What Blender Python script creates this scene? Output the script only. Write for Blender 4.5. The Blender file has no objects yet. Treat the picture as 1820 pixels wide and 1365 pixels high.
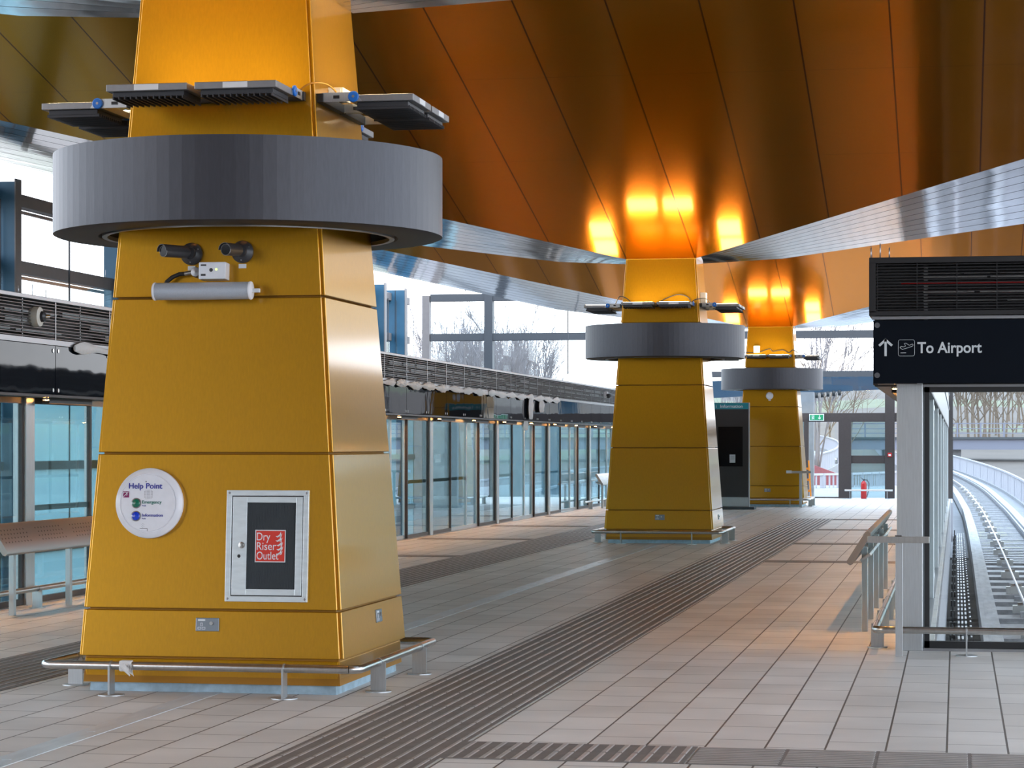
import bpy, bmesh, math, random
from mathutils import Vector, Matrix
random.seed(7)
PI = math.pi
SC = bpy.context.scene
COL = SC.collection

# ------------------------------------------------------------------ camera
YAW = math.atan(790 / 4250.0)
cam_d = bpy.data.cameras.new('camera')
cam = bpy.data.objects.new('camera', cam_d)
COL.objects.link(cam)
cam.location = (0, 0, 1.6)
cam.rotation_euler = (PI / 2, 0, YAW)
cam_d.sensor_width = 36
cam_d.lens = 4250 / 1820 * 36
cam_d.shift_y = (789 - 682.5) / 1820
cam_d.clip_end = 2000
SC.camera = cam

# ------------------------------------------------------------------ world, sun, exposure
W = bpy.data.worlds.new('overcast_sky')
SC.world = W
W.use_nodes = True
nt = W.node_tree
nt.nodes.clear()
tc = nt.nodes.new('ShaderNodeTexCoord')
sep = nt.nodes.new('ShaderNodeSeparateXYZ')
nt.links.new(tc.outputs['Generated'], sep.inputs[0])
ramp = nt.nodes.new('ShaderNodeValToRGB')
ramp.color_ramp.elements[0].position = 0.0
ramp.color_ramp.elements[0].color = (0.93, 0.95, 0.98, 1)
ramp.color_ramp.elements[1].position = 0.45
ramp.color_ramp.elements[1].color = (0.62, 0.76, 0.95, 1)
nt.links.new(sep.outputs['Z'], ramp.inputs[0])
ns = nt.nodes.new('ShaderNodeTexNoise')
ns.inputs['Scale'].default_value = 5
ns.inputs['Detail'].default_value = 6
mp = nt.nodes.new('ShaderNodeMapping')
mp.inputs['Scale'].default_value = (1, 1, 3)
nt.links.new(tc.outputs['Generated'], mp.inputs[0])
nt.links.new(mp.outputs[0], ns.inputs['Vector'])
cr = nt.nodes.new('ShaderNodeValToRGB')
cr.color_ramp.elements[0].position = 0.35
cr.color_ramp.elements[0].color = (0.82, 0.86, 0.92, 1)
cr.color_ramp.elements[1].position = 0.65
cr.color_ramp.elements[1].color = (1.15, 1.15, 1.15, 1)
nt.links.new(ns.outputs['Fac'], cr.inputs[0])
mx = nt.nodes.new('ShaderNodeMixRGB')
mx.blend_type = 'MULTIPLY'
mx.inputs[0].default_value = 1
nt.links.new(ramp.outputs[0], mx.inputs[1])
nt.links.new(cr.outputs[0], mx.inputs[2])
bg = nt.nodes.new('ShaderNodeBackground')
bg.inputs['Strength'].default_value = 3.0
nt.links.new(mx.outputs[0], bg.inputs[0])
wo = nt.nodes.new('ShaderNodeOutputWorld')
nt.links.new(bg.outputs[0], wo.inputs[0])
SUN = bpy.data.lights.new('sun', 'SUN')
SUN.energy = 0.8
SUN.angle = math.radians(25)
SUN.color = (1.0, 0.97, 0.92)
suno = bpy.data.objects.new('sun', SUN)
COL.objects.link(suno)
suno.rotation_euler = (math.radians(50), 0, math.radians(60))
vs = SC.view_settings
vs.view_transform = 'Standard'
vs.look = 'None'
vs.gamma = 1
vs.use_curve_mapping = False
vs.exposure = 0.74

# ------------------------------------------------------------------ materials
def mat(name, col, rough=0.5, metal=0.0, noise=0.0, nscale=20, stretch=(1, 1, 1), bump=0.0, bscale=None, spec=0.5,
        emit=None, estr=0.0, coat=0.0, rnoise=0.0, crough=0.12):
    m = bpy.data.materials.new(name)
    m.use_nodes = True
    N, L = m.node_tree.nodes, m.node_tree.links
    b = N['Principled BSDF']
    b.inputs['Base Color'].default_value = (*col, 1)
    b.inputs['Roughness'].default_value = rough
    b.inputs['Metallic'].default_value = metal
    b.inputs['Specular IOR Level'].default_value = spec
    b.inputs['Coat Weight'].default_value = coat
    b.inputs['Coat Roughness'].default_value = crough
    t = N.new('ShaderNodeTexCoord')
    mpg = N.new('ShaderNodeMapping')
    mpg.inputs['Scale'].default_value = stretch
    L.new(t.outputs['Object'], mpg.inputs[0])
    n = N.new('ShaderNodeTexNoise')
    n.inputs['Scale'].default_value = nscale
    n.inputs['Detail'].default_value = 4
    L.new(mpg.outputs[0], n.inputs['Vector'])
    if noise > 0:
        r = N.new('ShaderNodeValToRGB')
        r.color_ramp.elements[0].position = 0.3
        r.color_ramp.elements[1].position = 0.7
        r.color_ramp.elements[0].color = (*[c * (1 - noise) for c in col], 1)
        r.color_ramp.elements[1].color = (*[min(1, c * (1 + noise)) for c in col], 1)
        L.new(n.outputs['Fac'], r.inputs[0])
        L.new(r.outputs[0], b.inputs['Base Color'])
    if rnoise > 0:
        mr = N.new('ShaderNodeMapRange')
        mr.inputs['To Min'].default_value = max(0.02, rough - rnoise)
        mr.inputs['To Max'].default_value = rough + rnoise
        L.new(n.outputs['Fac'], mr.inputs['Value'])
        L.new(mr.outputs[0], b.inputs['Roughness'])
    if bump > 0:
        n2 = N.new('ShaderNodeTexNoise')
        n2.inputs['Scale'].default_value = bscale or nscale
        n2.inputs['Detail'].default_value = 3
        L.new(mpg.outputs[0], n2.inputs['Vector'])
        bp = N.new('ShaderNodeBump')
        bp.inputs['Strength'].default_value = 1.0
        bp.inputs['Distance'].default_value = bump
        L.new(n2.outputs['Fac'], bp.inputs['Height'])
        L.new(bp.outputs[0], b.inputs['Normal'])
    if emit:
        b.inputs['Emission Color'].default_value = (*emit, 1)
        b.inputs['Emission Strength'].default_value = estr
    return m

def glass_mat(name, tint, ior=1.45, rough=0.0, body=0.0, bcol=(0.6, 0.7, 0.7)):
    m = bpy.data.materials.new(name)
    m.use_nodes = True
    N, L = m.node_tree.nodes, m.node_tree.links
    N.clear()
    o = N.new('ShaderNodeOutputMaterial')
    tr = N.new('ShaderNodeBsdfTransparent')
    tr.inputs[0].default_value = (*tint, 1)
    g = N.new('ShaderNodeBsdfGlossy')
    g.inputs['Roughness'].default_value = rough
    g.inputs[0].default_value = (0.9, 0.96, 0.97, 1)
    f = N.new('ShaderNodeFresnel')
    geo = N.new('ShaderNodeNewGeometry')   # both faces of the pane reflect alike
    mr_ = N.new('ShaderNodeMapRange')
    mr_.inputs['To Min'].default_value = ior; mr_.inputs['To Max'].default_value = 1 / ior
    L.new(geo.outputs['Backfacing'], mr_.inputs['Value']); L.new(mr_.outputs[0], f.inputs['IOR'])
    mixs = N.new('ShaderNodeMixShader')
    L.new(f.outputs[0], mixs.inputs[0])
    src = tr.outputs[0]
    if body > 0:
        d = N.new('ShaderNodeBsdfDiffuse')
        d.inputs[0].default_value = (*bcol, 1)
        m2 = N.new('ShaderNodeMixShader')
        m2.inputs[0].default_value = body
        L.new(tr.outputs[0], m2.inputs[1])
        L.new(d.outputs[0], m2.inputs[2])
        src = m2.outputs[0]
    L.new(src, mixs.inputs[1])
    L.new(g.outputs[0], mixs.inputs[2])
    L.new(mixs.outputs[0], o.inputs[0])
    return m

GOLD = mat('gold_anodised_aluminium', (0.54, 0.262, 0.006), rough=0.36, metal=0.8, coat=0.75, crough=0.10, noise=0.05, nscale=90, stretch=(1, 1, .25), bump=0.0002, bscale=220)
GOLDIN = mat('gold_panel_backing', (0.36, 0.16, 0.013), rough=0.5, metal=0.5)
STEEL = mat('brushed_stainless_steel', (0.56, 0.55, 0.53), rough=0.28, metal=1.0, noise=0.06, nscale=60, stretch=(1, 1, .1))
STEELB = mat('satin_steel_post', (0.50, 0.52, 0.53), rough=0.4, metal=0.85, noise=0.06, nscale=40, stretch=(4, 4, .2))
GALV = mat('galvanised_plinth_steel', (0.34, 0.46, 0.54), rough=0.45, metal=0.35, noise=0.18, nscale=14)
SLATE = mat('slate_grey_metal', (0.052, 0.054, 0.066), rough=0.45, metal=0.35, noise=0.08, nscale=70, stretch=(1, 1, .15))
SLATED = mat('dark_ring_lining', (0.035, 0.033, 0.032), rough=0.55, metal=0.3)
LAMPB = mat('grey_lamp_casing', (0.26, 0.26, 0.27), rough=0.42, metal=0.6, noise=0.06, nscale=30)
LAMPD = mat('dark_lamp_fins', (0.045, 0.045, 0.05), rough=0.5, metal=0.4)
LABEL = mat('pale_label', (0.68, 0.7, 0.72), rough=0.5)
BLUE = mat('blue_plastic', (0.01, 0.16, 0.62), rough=0.35)
LEDM = mat('lit_lamp_face', (1, .95, .85), emit=(1.0, 0.76, 0.42), estr=19)
WHITE = mat('white_enamel', (0.74, 0.75, 0.80), rough=0.28, noise=0.03)
WHITE2 = mat('cream_plastic', (0.7, 0.68, 0.6), rough=0.4)
CHARC = mat('charcoal_casing', (0.035, 0.035, 0.04), rough=0.38)
LENS = mat('lens_glass', (0.004, 0.004, 0.005), rough=0.1, spec=0.12)
GRILLE = mat('grey_speaker_grille', (0.42, 0.46, 0.52), rough=0.5, metal=0.3, noise=0.12, nscale=320)
BLACK = mat('black_paint', (0.012, 0.012, 0.013), rough=0.45)
BRONZE = mat('dark_brown_coated_steel', (0.050, 0.040, 0.038), rough=0.42, metal=0.3, noise=0.08)
LOUV = mat('brown_grey_louvre', (0.12, 0.105, 0.10), rough=0.42, metal=0.6)
LOUVD = mat('black_louvre', (0.022, 0.021, 0.022), rough=0.42, metal=0.4)
BGLASS = mat('black_glass', (0.006, 0.008, 0.012), rough=0.03, spec=0.16, bump=0.004, bscale=0.9)
BGLASS.node_tree.nodes['Principled BSDF'].inputs['IOR'].default_value = 1.3
ALU = mat('aluminium_trim', (0.34, 0.34, 0.35), rough=0.35, metal=0.85)
BFIN = mat('blue_painted_steel', (0.016, 0.085, 0.15), rough=0.5, noise=0.1, nscale=3)
BFLG = mat('taupe_painted_steel', (0.145, 0.13, 0.125), rough=0.5, noise=0.06, nscale=6)
GREYB = mat('grey_painted_beam', (0.038, 0.043, 0.05), rough=0.5, noise=0.05)
GLASS = glass_mat('clear_screen_glass', (0.70, 0.81, 0.82), body=0.03, bcol=(0.3, 0.6, 0.65))
def frosted():
    m = glass_mat('frosted_blue_glass', (0.8, 0.93, 0.97))
    N, L = m.node_tree.nodes, m.node_tree.links
    t = N.new('ShaderNodeBsdfTranslucent'); t.inputs[0].default_value = (.27, .47, .52, 1)
    tr = [n for n in N if n.type == 'BSDF_TRANSPARENT'][0]
    ms = [n for n in N if n.type == 'MIX_SHADER'][0]
    m2 = N.new('ShaderNodeMixShader'); m2.inputs[0].default_value = .75
    L.new(tr.outputs[0], m2.inputs[1]); L.new(t.outputs[0], m2.inputs[2]); L.new(m2.outputs[0], ms.inputs[1])
    return m
FROST = frosted()
GLASSC = glass_mat('clear_window_glass', (0.95, 0.985, 0.99))
CONC = mat('pale_concrete', (0.24, 0.236, 0.245), rough=0.85, noise=0.12, nscale=3)
CONCD = mat('grey_concrete', (0.09, 0.088, 0.086), rough=0.9, noise=0.2, nscale=4)
RAILW = mat('worn_white_running_beam', (0.34, 0.34, 0.35), rough=0.7, noise=0.2, nscale=9, stretch=(1, .15, 1))
SLEEP = mat('grey_track_steel', (0.24, 0.235, 0.245), rough=0.55, metal=0.3, noise=0.25, nscale=8)
CABLE = mat('bright_haul_cable', (0.72, 0.70, 0.74), rough=0.4, metal=0.4)
CREAM = mat('white_balustrade_paint', (0.36, 0.35, 0.38), rough=0.6)
RED = mat('red_paint', (0.42, 0.012, 0.012), rough=0.3)
REDWALL = mat('dull_red_wall', (0.26, 0.07, 0.085), rough=0.8, noise=0.15)
TEAL = mat('teal_sign_panel', (0.012, 0.23, 0.29), rough=0.35)
SCREEN = mat('dark_display', (0.012, 0.010, 0.010), rough=0.25, noise=0.4, nscale=3)
DKFACE = mat('dark_brown_board', (0.03, 0.024, 0.023), rough=0.5)
PAPER = mat('white_paper', (0.62, 0.62, 0.64), rough=0.8)
TXTW = mat('pale_lettering', (0.52, 0.55, 0.57), rough=0.5)
TXTB = mat('blue_lettering', (0.02, 0.03, 0.30), rough=0.5)
TXTG = mat('green_lettering', (0.01, 0.16, 0.12), rough=0.5)
GREENB = mat('green_button', (0.005, 0.15, 0.09), rough=0.2, coat=0.5)
BLUEB = mat('blue_button', (0.005, 0.05, 0.55), rough=0.2, coat=0.5)
PURP = mat('purple_symbol', (0.22, 0.01, 0.10), rough=0.4)
CABW = mat('silver_cabinet_steel', (0.72, 0.78, 0.80), rough=0.3, metal=0.5, noise=0.07, nscale=9, stretch=(1, 1, 4))
SIGNR = mat('red_sign', (0.60, 0.03, 0.015), rough=0.4)
EXITG = mat('green_exit_sign', (0.005, 0.22, 0.09), rough=0.35)
WRAP = mat('white_protective_sheet', (0.66, 0.64, 0.62), rough=0.5, bump=0.02, bscale=9)
BARK = mat('bare_tree_bark', (0.20, 0.18, 0.18), rough=0.9)
BARKO = mat('olive_tree_bark', (0.17, 0.125, 0.09), rough=0.9)
AMBER = mat('amber_strip_light', (1, .5, .15), emit=(1.0, 0.44, 0.11), estr=120)
ORANGE = mat('orange_barrier_plastic', (0.75, 0.25, 0.02), rough=0.5)
DIRT = mat('dark_gravel', (0.10, 0.095, 0.09), rough=1, noise=0.3, nscale=30)
COVER = mat('silver_floor_channel', (0.60, 0.63, 0.65), rough=0.35, metal=0.25, noise=0.12, nscale=12, stretch=(1, .2, 1))

def ceiling_mat():
    m = mat('orange_metal_ceiling', (0.41, 0.178, 0.003), rough=0.3, metal=0.9, coat=0.15, crough=0.09)
    m.node_tree.nodes['Principled BSDF'].inputs['Specular Tint'].default_value = (1.0, 0.52, 0.10, 1)
    N, L = m.node_tree.nodes, m.node_tree.links
    b = N['Principled BSDF']
    t = N.new('ShaderNodeTexCoord')
    s = N.new('ShaderNodeSeparateXYZ')
    L.new(t.outputs['Object'], s.inputs[0])
    def lines(sock, pitch, off, half):
        a = N.new('ShaderNodeMath'); a.operation = 'ADD'; a.inputs[1].default_value = off + 100 * pitch
        L.new(sock, a.inputs[0])
        mo = N.new('ShaderNodeMath'); mo.operation = 'MODULO'; mo.inputs[1].default_value = pitch
        L.new(a.outputs[0], mo.inputs[0])
        c = N.new('ShaderNodeMath'); c.operation = 'COMPARE'; c.inputs[1].default_value = pitch / 2; c.inputs[2].default_value = half
        L.new(mo.outputs[0], c.inputs[0])
        return c.outputs[0]
    l1 = lines(s.outputs['X'], 1.12, 0.0, 0.011)
    l2 = lines(s.outputs['Y'], 3.1, 0.0, 0.005)
    l2m = N.new('ShaderNodeMath'); l2m.operation = 'MULTIPLY'; l2m.inputs[1].default_value = 0.5
    L.new(l2, l2m.inputs[0])
    mxx = N.new('ShaderNodeMath'); mxx.operation = 'MAXIMUM'
    L.new(l1, mxx.inputs[0]); L.new(l2m.outputs[0], mxx.inputs[1])
    mix = N.new('ShaderNodeMixRGB')
    mix.inputs[1].default_value = (0.41, 0.178, 0.003, 1)
    mix.inputs[2].default_value = (0.05, 0.018, 0.004, 1)
    L.new(mxx.outputs[0], mix.inputs[0])
    L.new(mix.outputs[0], b.inputs['Base Color'])
    n = N.new('ShaderNodeTexNoise'); n.inputs['Scale'].default_value = 0.6
    mpg = N.new('ShaderNodeMapping'); mpg.inputs['Scale'].default_value = (1.4, .35, .35)
    L.new(t.outputs['Object'], mpg.inputs[0]); L.new(mpg.outputs[0], n.inputs['Vector'])
    mr = N.new('ShaderNodeMapRange')
    mr.inputs['To Min'].default_value = 0.17; mr.inputs['To Max'].default_value = 0.24
    L.new(n.outputs['Fac'], mr.inputs['Value']); L.new(mr.outputs[0], b.inputs['Roughness'])
    return m
CEIL = ceiling_mat()
SILV = mat('polished_silver_fascia', (0.90, 0.89, 0.91), rough=0.09, metal=1.0, bump=0.010, bscale=0.7)

def floor_mat():
    m = bpy.data.materials.new('grey_beige_floor_tiles')
    m.use_nodes = True
    N, L = m.node_tree.nodes, m.node_tree.links
    b = N['Principled BSDF']
    t = N.new('ShaderNodeTexCoord')
    mpg = N.new('ShaderNodeMapping')
    mpg.inputs['Rotation'].default_value = (0, 0, PI / 2)
    mpg.inputs['Location'].default_value = (0.045, 0.05, 0)
    L.new(t.outputs['Object'], mpg.inputs[0])
    br = N.new('ShaderNodeTexBrick')
    br.inputs['Scale'].default_value = 1
    br.inputs['Brick Width'].default_value = 0.6
    br.inputs['Row Height'].default_value = 0.314
    br.inputs['Mortar Size'].default_value = 0.006
    br.inputs['Mortar Smooth'].default_value = 0.1
    br.inputs['Color1'].default_value = (0.60, 0.575, 0.54, 1)
    br.inputs['Color2'].default_value = (0.69, 0.67, 0.64, 1)
    br.inputs['Mortar'].default_value = (0.10, 0.08, 0.065, 1)
    L.new(mpg.outputs[0], br.inputs['Vector'])
    n = N.new('ShaderNodeTexNoise'); n.inputs['Scale'].default_value = 1.3; n.inputs['Detail'].default_value = 8
    L.new(t.outputs['Object'], n.inputs['Vector'])
    r = N.new('ShaderNodeValToRGB')
    r.color_ramp.elements[0].position = 0.3; r.color_ramp.elements[0].color = (0.86, 0.85, 0.84, 1)
    r.color_ramp.elements[1].position = 0.7; r.color_ramp.elements[1].color = (1.06, 1.05, 1.04, 1)
    L.new(n.outputs['Fac'], r.inputs[0])
    mix = N.new('ShaderNodeMixRGB'); mix.blend_type = 'MULTIPLY'; mix.inputs[0].default_value = 1
    L.new(br.outputs['Color'], mix.inputs[1]); L.new(r.outputs[0], mix.inputs[2])
    L.new(mix.outputs[0], b.inputs['Base Color'])
    b.inputs['Roughness'].default_value = 0.45
    n2 = N.new('ShaderNodeTexNoise'); n2.inputs['Scale'].default_value = 150
    L.new(t.outputs['Object'], n2.inputs['Vector'])
    bp = N.new('ShaderNodeBump'); bp.inputs['Distance'].default_value = 0.001
    mm = N.new('ShaderNodeMath'); mm.operation = 'MULTIPLY_ADD'; mm.inputs[1].default_value = -3.0
    L.new(br.outputs['Fac'], mm.inputs[0]); L.new(n2.outputs['Fac'], mm.inputs[2])
    L.new(mm.outputs[0], bp.inputs['Height']); L.new(bp.outputs[0], b.inputs['Normal'])
    return m
FLOOR = floor_mat()
TACT = mat('brown_tactile_tile', (0.16, 0.142, 0.13), rough=0.6, noise=0.15, nscale=7)
TACR = mat('tactile_rib', (0.32, 0.29, 0.27), rough=0.4, noise=0.12, nscale=9)

# ------------------------------------------------------------------ helpers
class MB:
    def __init__(s):
        s.bm = bmesh.new()
    def poly(s, pts):
        return s.bm.faces.new([s.bm.verts.new(p) for p in pts])
    def box(s, x0, x1, y0, y1, z0, z1, bev=0.0):
        return s.hexa([(x0, y0, z0), (x1, y0, z0), (x1, y1, z0), (x0, y1, z0)],
                      [(x0, y0, z1), (x1, y0, z1), (x1, y1, z1), (x0, y1, z1)], bev)
    def hexa(s, b, t, bev=0.0):
        vb = [s.bm.verts.new(p) for p in b]
        vt = [s.bm.verts.new(p) for p in t]
        n = len(vb)
        fs = [s.bm.faces.new(vb[::-1]), s.bm.faces.new(vt)]
        for i in range(n):
            j = (i + 1) % n
            fs.append(s.bm.faces.new((vb[i], vb[j], vt[j], vt[i])))
        if bev > 0:
            es = list({e for f in fs for e in f.edges})
            bmesh.ops.bevel(s.bm, geom=es, offset=bev, segments=2, profile=0.5, affect='EDGES')
        return s
    def rings(s, rings, closed=True, cap=True):
        vr = [[s.bm.verts.new(p) for p in r] for r in rings]
        n = len(vr[0])
        for a, b in zip(vr, vr[1:]):
            for i in range(n if closed else n - 1):
                j = (i + 1) % n
                f = s.bm.faces.new((a[i], a[j], b[j], b[i]))
                f.smooth = True
        if cap:
            s.bm.faces.new(vr[0][::-1])
            s.bm.faces.new(vr[-1])
        return s
    def tube(s, pts, r, n=10, cap=True):
        pts = [Vector(p) for p in pts]
        rs = r if isinstance(r, (list, tuple)) else [r] * len(pts)
        out = []
        up = Vector((0, 0, 1))
        for i, p in enumerate(pts):
            if i == 0: d = pts[1] - p
            elif i == len(pts) - 1: d = p - pts[i - 1]
            else: d = (pts[i + 1] - p).normalized() + (p - pts[i - 1]).normalized()
            d.normalize()
            u = up if abs(d.z) < 0.95 else Vector((0, 1, 0))
            a = d.cross(u).normalized()
            b = a.cross(d).normalized()
            out.append([p + (a * math.cos(2 * PI * k / n) + b * math.sin(2 * PI * k / n)) * rs[i] for k in range(n)])
        return s.rings(out, True, cap)
    def cyl(s, p0, p1, r, n=16, r2=None):
        return s.tube([p0, p1], [r, r if r2 is None else r2], n)
    def lathe(s, prof, c, ax='y', n=40):
        # prof: (radius, offset along axis)
        out = []
        for r, o in prof:
            ring = []
            for k in range(n):
                a = 2 * PI * k / n
                if ax == 'y': ring.append((c[0] + r * math.cos(a), c[1] + o, c[2] + r * math.sin(a)))
                elif ax == 'x': ring.append((c[0] + o, c[1] + r * math.cos(a), c[2] + r * math.sin(a)))
                else: ring.append((c[0] + r * math.cos(a), c[1] + r * math.sin(a), c[2] + o))
            out.append(ring)
        return s.rings(out, True, True)
    def xf(s, M):
        bmesh.ops.transform(s.bm, matrix=M, verts=s.bm.verts)
        return s
    def build(s, name, m, parent=None, sharp=35):
        bm = s.bm
        bmesh.ops.recalc_face_normals(bm, faces=bm.faces)
        ca = math.radians(sharp)
        for e in bm.edges:
            if len(e.link_faces) == 2 and e.calc_face_angle(0) > ca:
                e.smooth = False
        me = bpy.data.meshes.new(name)
        bm.to_mesh(me)
        bm.free()
        me.materials.append(m)
        o = bpy.data.objects.new(name, me)
        COL.objects.link(o)
        if parent is not None:
            o.parent = parent
        return o

def tag(o, label=None, cat=None, group=None, kind=None):
    if label: o['label'] = label
    if cat: o['category'] = cat
    if group: o['group'] = group
    if kind: o['kind'] = kind
    return o
def empty(name, loc=(0, 0, 0), rz=0, label=None, cat=None, group=None, kind=None):
    o = bpy.data.objects.new(name, None)
    o.empty_display_size = 0.1
    COL.objects.link(o)
    o.location = loc
    o.rotation_euler = (0, 0, rz)
    return tag(o, label, cat, group, kind)
def copy_tree(o, parent=None):
    c = o.copy()
    COL.objects.link(c)
    c.parent = parent
    for ch in list(KIDS.get(o, [])) or [k for k in COL.objects if k.parent == o]:
        copy_tree(ch, c)
    return c
KIDS = {}
def text(name, body, size, M, m, parent, width=None, depth=0.0015, bold=0.0, spacing=1.0):
    cu = bpy.data.curves.new(name, 'FONT')
    cu.body = body
    cu.size = size
    cu.extrude = depth
    cu.offset = bold
    cu.space_character = spacing
    ob = bpy.data.objects.new(name + '_tmp', cu)
    COL.objects.link(ob)
    dg = bpy.context.evaluated_depsgraph_get()
    me = bpy.data.meshes.new_from_object(ob.evaluated_get(dg))
    bpy.data.objects.remove(ob)
    xs = [v.co.x for v in me.vertices]
    x0, x1 = min(xs), max(xs)
    sx = (width / (x1 - x0)) if width else 1.0
    for v in me.vertices:
        v.co.x = (v.co.x - x0) * sx
    me.transform(M)
    me.materials.clear()
    me.materials.append(m)
    o = bpy.data.objects.new(name, me)
    COL.objects.link(o)
    o.parent = parent
    return o
# text standing upright facing -Y at p
def TM(x, y, z, tilt=0.0):
    return Matrix.Translation((x, y, z)) @ Matrix.Rotation(PI / 2 - tilt, 4, 'X')

# ------------------------------------------------------------------ floor and paving
XC = -4.71
YC = [15.6, 39.1, 62.0]
XL, XR = -9.1, -0.3
YW = 18.8          # transverse glass screen on the right
YE = 71.0          # end wall
f = MB()
f.box(XL - .15, XR + .12, YW, YE + .3, -.12, 0)
f.box(XL - .15, 8.5, -9, YW, -.12, 0)
f.box(XL - 8.5, XL - .15, -9, 9.8, -.12, 0)
tag(f.build('floor', FLOOR), 'grey beige stone tile platform floor with long joints', 'floor', kind='structure')

def corduroy(name, x0, x1, y0, y1, along, pitch, label, ribw=.013, gaps=.8):
    t = empty(name, ((x0 + x1) / 2, (y0 + y1) / 2, 0), label=label, cat='tactile paving', group='brown ribbed tactile paving')
    cx, cy = (x0 + x1) / 2, (y0 + y1) / 2
    MB().box(x0 - cx, x1 - cx, y0 - cy, y1 - cy, 0.0005, 0.004).build('paving_base', TACT, t)
    r = MB()
    if along == 'y':
        n = int((x1 - x0) / pitch)
        for i in range(n):
            x = x0 + (i + .5) * (x1 - x0) / n
            ys = y0
            while ys < y1 - .01:
                ye = min(ys + gaps, y1)
                r.hexa([(x - ribw - cx, ys + .012 - cy, .0035), (x + ribw - cx, ys + .012 - cy, .0035), (x + ribw - cx, ye - .012 - cy, .0035), (x - ribw - cx, ye - .012 - cy, .0035)],
                       [(x - ribw * .6 - cx, ys + .02 - cy, .0075), (x + ribw * .6 - cx, ys + .02 - cy, .0075), (x + ribw * .6 - cx, ye - .02 - cy, .0075), (x - ribw * .6 - cx, ye - .02 - cy, .0075)])
                ys += gaps
    else:
        n = int((y1 - y0) / pitch)
        for i in range(n):
            y = y0 + (i + .5) * (y1 - y0) / n
            xs = x0
            while xs < x1 - .01:
                xe = min(xs + gaps, x1)
                r.hexa([(xs + .008 - cx, y - ribw - cy, .0035), (xe - .008 - cx, y - ribw - cy, .0035), (xe - .008 - cx, y + ribw - cy, .0035), (xs + .008 - cx, y + ribw - cy, .0035)],
                       [(xs + .014 - cx, y - ribw * .6 - cy, .0075), (xe - .014 - cx, y - ribw * .6 - cy, .0075), (xe - .014 - cx, y + ribw * .6 - cy, .0075), (xs + .014 - cx, y + ribw * .6 - cy, .0075)])
                xs += gaps
    r.build('ribs', TACR, t)
    return t
corduroy('tactile_paving', -3.44, -2.58, 8.6, 51.4, 'y', .086, 'long brown ribbed tactile strip running right of the yellow columns')
corduroy('tactile_paving', -6.98, -6.08, 8.6, 62.0, 'y', .09, 'long brown ribbed tactile strip running left of the yellow columns')
corduroy('tactile_paving', -2.58, -1.34, 11.9, 12.58, 'y', .08, 'short crosswise tactile strip with lengthwise ribs at the bottom edge', ribw=.016, gaps=.34)
corduroy('tactile_paving', -1.33, 6.0, 11.9, 12.56, 'x', .062, 'crosswise tactile strip with sideways ribs in the bottom right corner', ribw=.014, gaps=.31 * 1.5)
for i, y in enumerate((32.65, 38.55, 44.85, 50.9)):
    w = ['nearest', 'second', 'third', 'farthest'][i]
    corduroy('tactile_paving', -2.57, -.75, y - .25, y + .25, 'x', .1, 'narrow crosswise tactile band, %s of four leading to the right doors' % w, gaps=.4)
for i, y in enumerate((33.3, 39.4, 45.8, 52.1)):
    w = ['nearest', 'second', 'third', 'farthest'][i]
    corduroy('tactile_paving', -8.9, -6.99, y - .25, y + .25, 'x', .1, 'narrow crosswise tactile band, %s of four leading to the left doors' % w, gaps=.4)
c = MB()
c.box(-4.80, -4.64, 8, 14.78, 0.0005, .004)
c.box(-4.80, -4.64, 16.45, 38.2, 0.0005, .004)
c.box(-4.80, -4.64, 40.0, 61.1, 0.0005, .004)
for y in [9 + 1.2 * k for k in range(44)]:
    if not any(abs(y - q) < 1 for q in YC):
        c.box(-4.74, -4.70, y, y + .03, .0035, .006)
tag(c.build('floor_channel', COVER), 'thin silver cable channel cover set in the floor between the columns', 'floor channel')

# ------------------------------------------------------------------ columns
WZ = lambda z: 1.80 - .143 * z
JZ = [.225, .535, 1.54, 2.55, 3.56, 4.62]
def build_column(label):
    t = empty('support_column', (XC, YC[0], 0), label=label, cat='column', group='tapered yellow station columns')
    core = MB()
    def sq(h, z): return [(-h, -h, z), (h, -h, z), (h, h, z), (-h, h, z)]
    core.hexa(sq(WZ(.1) / 2 - .035, .06), sq(WZ(4.7) / 2 - .035, 4.72))
    core.build('column_core', GOLDIN, t)
    MB().hexa(sq(.825, 0), sq(.82, .095)).build('plinth', GALV, t)
    def slab(z0, z1, w0, w1, d0, d1, rot, th=.025):
        m = MB()
        # front face is -Y
        m.hexa([(-w0, -d0, z0), (w0, -d0, z0), (w0, -d0 + th, z0), (-w0, -d0 + th, z0)],
               [(-w1, -d1, z1), (w1, -d1, z1), (w1, -d1 + th, z1), (-w1, -d1 + th, z1)], bev=.005)
        m.xf(Matrix.Rotation(rot, 4, 'Z'))
        return m.build('cladding_panel', GOLD, t)
    for k in range(4):
        rot = k * PI / 2
        slab(.10, .215, .845, .845, .855, .852, rot)
        for a, b in zip(JZ, JZ[1:]):
            a2, b2 = a + .006, b - .006
            slab(a2, b2, WZ(a2) / 2 - .022, WZ(b2) / 2 - .022, WZ(a2) / 2, WZ(b2) / 2, rot)
    return t
col1 = build_column('nearest and largest yellow tapered column, with the help point and dry riser cabinet')
def recache():
    KIDS.clear()
    for o in COL.objects:
        if o.parent: KIDS.setdefault(o.parent, []).append(o)
recache()
col2 = copy_tree(col1); col2.location = (XC, YC[1], 0)
tag(col2, 'middle yellow tapered column, directly left of the information board')
col3 = copy_tree(col1); col3.location = (XC + .02, YC[2], 0)
tag(col3, 'farthest yellow tapered column, directly right of the information board')

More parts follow.
